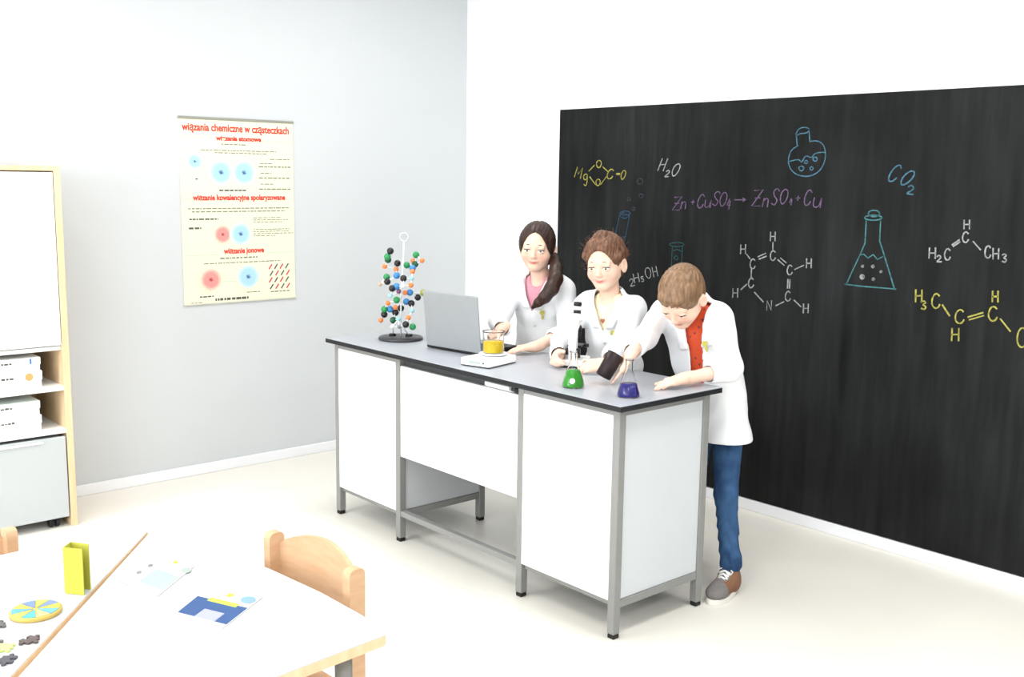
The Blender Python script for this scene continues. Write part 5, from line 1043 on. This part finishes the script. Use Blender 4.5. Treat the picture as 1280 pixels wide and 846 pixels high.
def shirt_print(name, c1, c2):
    mt = bpy.data.materials.new(name); mt.use_nodes = True; nt = mt.node_tree; b = nt.nodes['Principled BSDF']; b.inputs['Roughness'].default_value = .8
    tc = nt.nodes.new('ShaderNodeTexCoord'); v = nt.nodes.new('ShaderNodeTexVoronoi'); v.inputs['Scale'].default_value = 45
    r = nt.nodes.new('ShaderNodeValToRGB'); r.color_ramp.elements[0].position = .16; r.color_ramp.elements[0].color = c2; r.color_ramp.elements[1].position = .3; r.color_ramp.elements[1].color = c1
    nt.links.new(tc.outputs['Object'], v.inputs['Vector']); nt.links.new(v.outputs['Distance'], r.inputs[0]); nt.links.new(r.outputs[0], b.inputs['Base Color'])
    return mt
DENIM = mat('blue_denim', rgb(66, 98, 136), .85, .1, .45, 14, bump=.2, bscale=500, col2=rgb(40, 64, 98))
GREYTR = mat('grey_trousers', rgb(96, 100, 112), .85, .1, .2, 14)
person('girl in white lab coat with dark side ponytail, leaning at the laptop', dict(
    id='g1', boy=False, base=(-1.18, .72, 0), baz=-70, pelvis=(-1.20, .745, .76), neck=(-1.185, .705, 1.19), sw=.125, rw=.108, rc=.112,
    head=(-1.172, .668, 1.340), hs=1.04, haz=-53, hpitch=.12, hroll=.04, brow=rgb(90, 62, 50), hairfn=hair_girl_part,
    R=dict(w=(-1.07, .365, .985), pole=(-1, .2, -.6), f=(-.35, -.75, -.55), n=(.1, .3, -.9), side=-1, cuff=.93, curl=.35),
    L=dict(w=(-.945, .455, .911), pole=(.7, .5, -.6), f=(-.2, -.97, -.02), n=(0, 0, -1), side=1, cuff=.42, rolled=True, cr=.041, s=1.0, curl=(.10, .15, .19, .22), spread=.22),
    footR=(-1.22, .84), footL=(-1.08, .83), footaz=-70, hem=.60, vz=.285, vw=.060, seed=.4, emb=(-.052, .275), buttons=(.22, .13, .04),
    shirtmat=mat('pink_shirt', rgb(222, 158, 172), .8, .1, .1, 40), legmat=GREYTR, shoecol=(rgb(70, 70, 78), rgb(70, 70, 78), None)))
person('girl in white lab coat with auburn tied-back hair, between two children', dict(
    id='g2', boy=False, base=(-.72, .72, 0), baz=-74, pelvis=(-.73, .755, .74), neck=(-.725, .70, 1.145), sw=.122, rw=.108, rc=.110,
    head=(-.712, .652, 1.296), hs=1.06, haz=-66, hpitch=.17, hroll=-.06, brow=rgb(150, 104, 78), hairfn=hair_girl_up,
    R=dict(w=(-.665, .335, .925), pole=(-1, .3, -.5), f=(.45, -.88, -.1), n=(.75, .35, -.3), side=-1, cuff=.90, curl=.75, thumb=(.7, .5, .5)),
    L=dict(w=(-.40, .345, .92), pole=(.5, .8, -1.0), f=(-.55, -.83, -.05), n=(-.6, .35, -.6), side=1, cuff=.62, rolled=True, cr=.041, curl=.55, thumb=(.8, .4, .4)),
    footR=(-.83, .74), footL=(-.64, .78), footaz=-74, hem=.58, vz=.27, vw=.058, seed=1.7, emb=(-.052, .258), buttons=(.22, .13, .04),
    shirtmat=shirt_print('cream_shirt', rgb(250, 236, 196), rgb(246, 222, 170)), legmat=GREYTR, shoecol=(rgb(170, 90, 100), rgb(170, 90, 100), None)))
boy = person('boy in open white lab coat and orange shirt bending over the bench', dict(
    id='b', boy=True, base=(-.08, .74, 0), baz=-88, pelvis=(-.175, .775, .74), neck=(-.255, .675, 1.165), sw=.142, rw=.120, rc=.130,
    head=(-.172, .525, 1.205), hs=1.08, haz=-80, hpitch=.80, hroll=.10, brow=rgb(160, 120, 84), hairfn=hair_boy,
    R=dict(w=(-.197, .268, 1.003), pole=(-.5, .2, -.8), f=(-.30, -.36, -.88), n=(-.61, -.64, .46), side=-1, cuff=.90, s=.98, curl=.06, spread=.12, thumb=(.6, .7, .35), tcurl=.1),
    L=dict(w=(-.040, .40, .912), pole=(.5, .7, -.2), f=(-.12, -.98, -.06), n=(0, 0, -1), side=1, cuff=.36, rolled=True, cr=.042, s=1.04, curl=(.10, .15, .19, .22), spread=.22),
    footR=(-.31, .80), footL=(.010, .66), footaz=-78, hem=.61, vz=.26, vw=.022, open=.024, seed=2.9, hemoff=(.045, -.03, 0), emb=(-.106, .302), buttons=(), flare=.045,
    shirtmat=shirt_print('orange_red_shirt', rgb(206, 74, 36), rgb(104, 54, 60)), legmat=DENIM, shoecol=(rgb(126, 122, 120), rgb(138, 100, 78), rgb(240, 240, 238))))
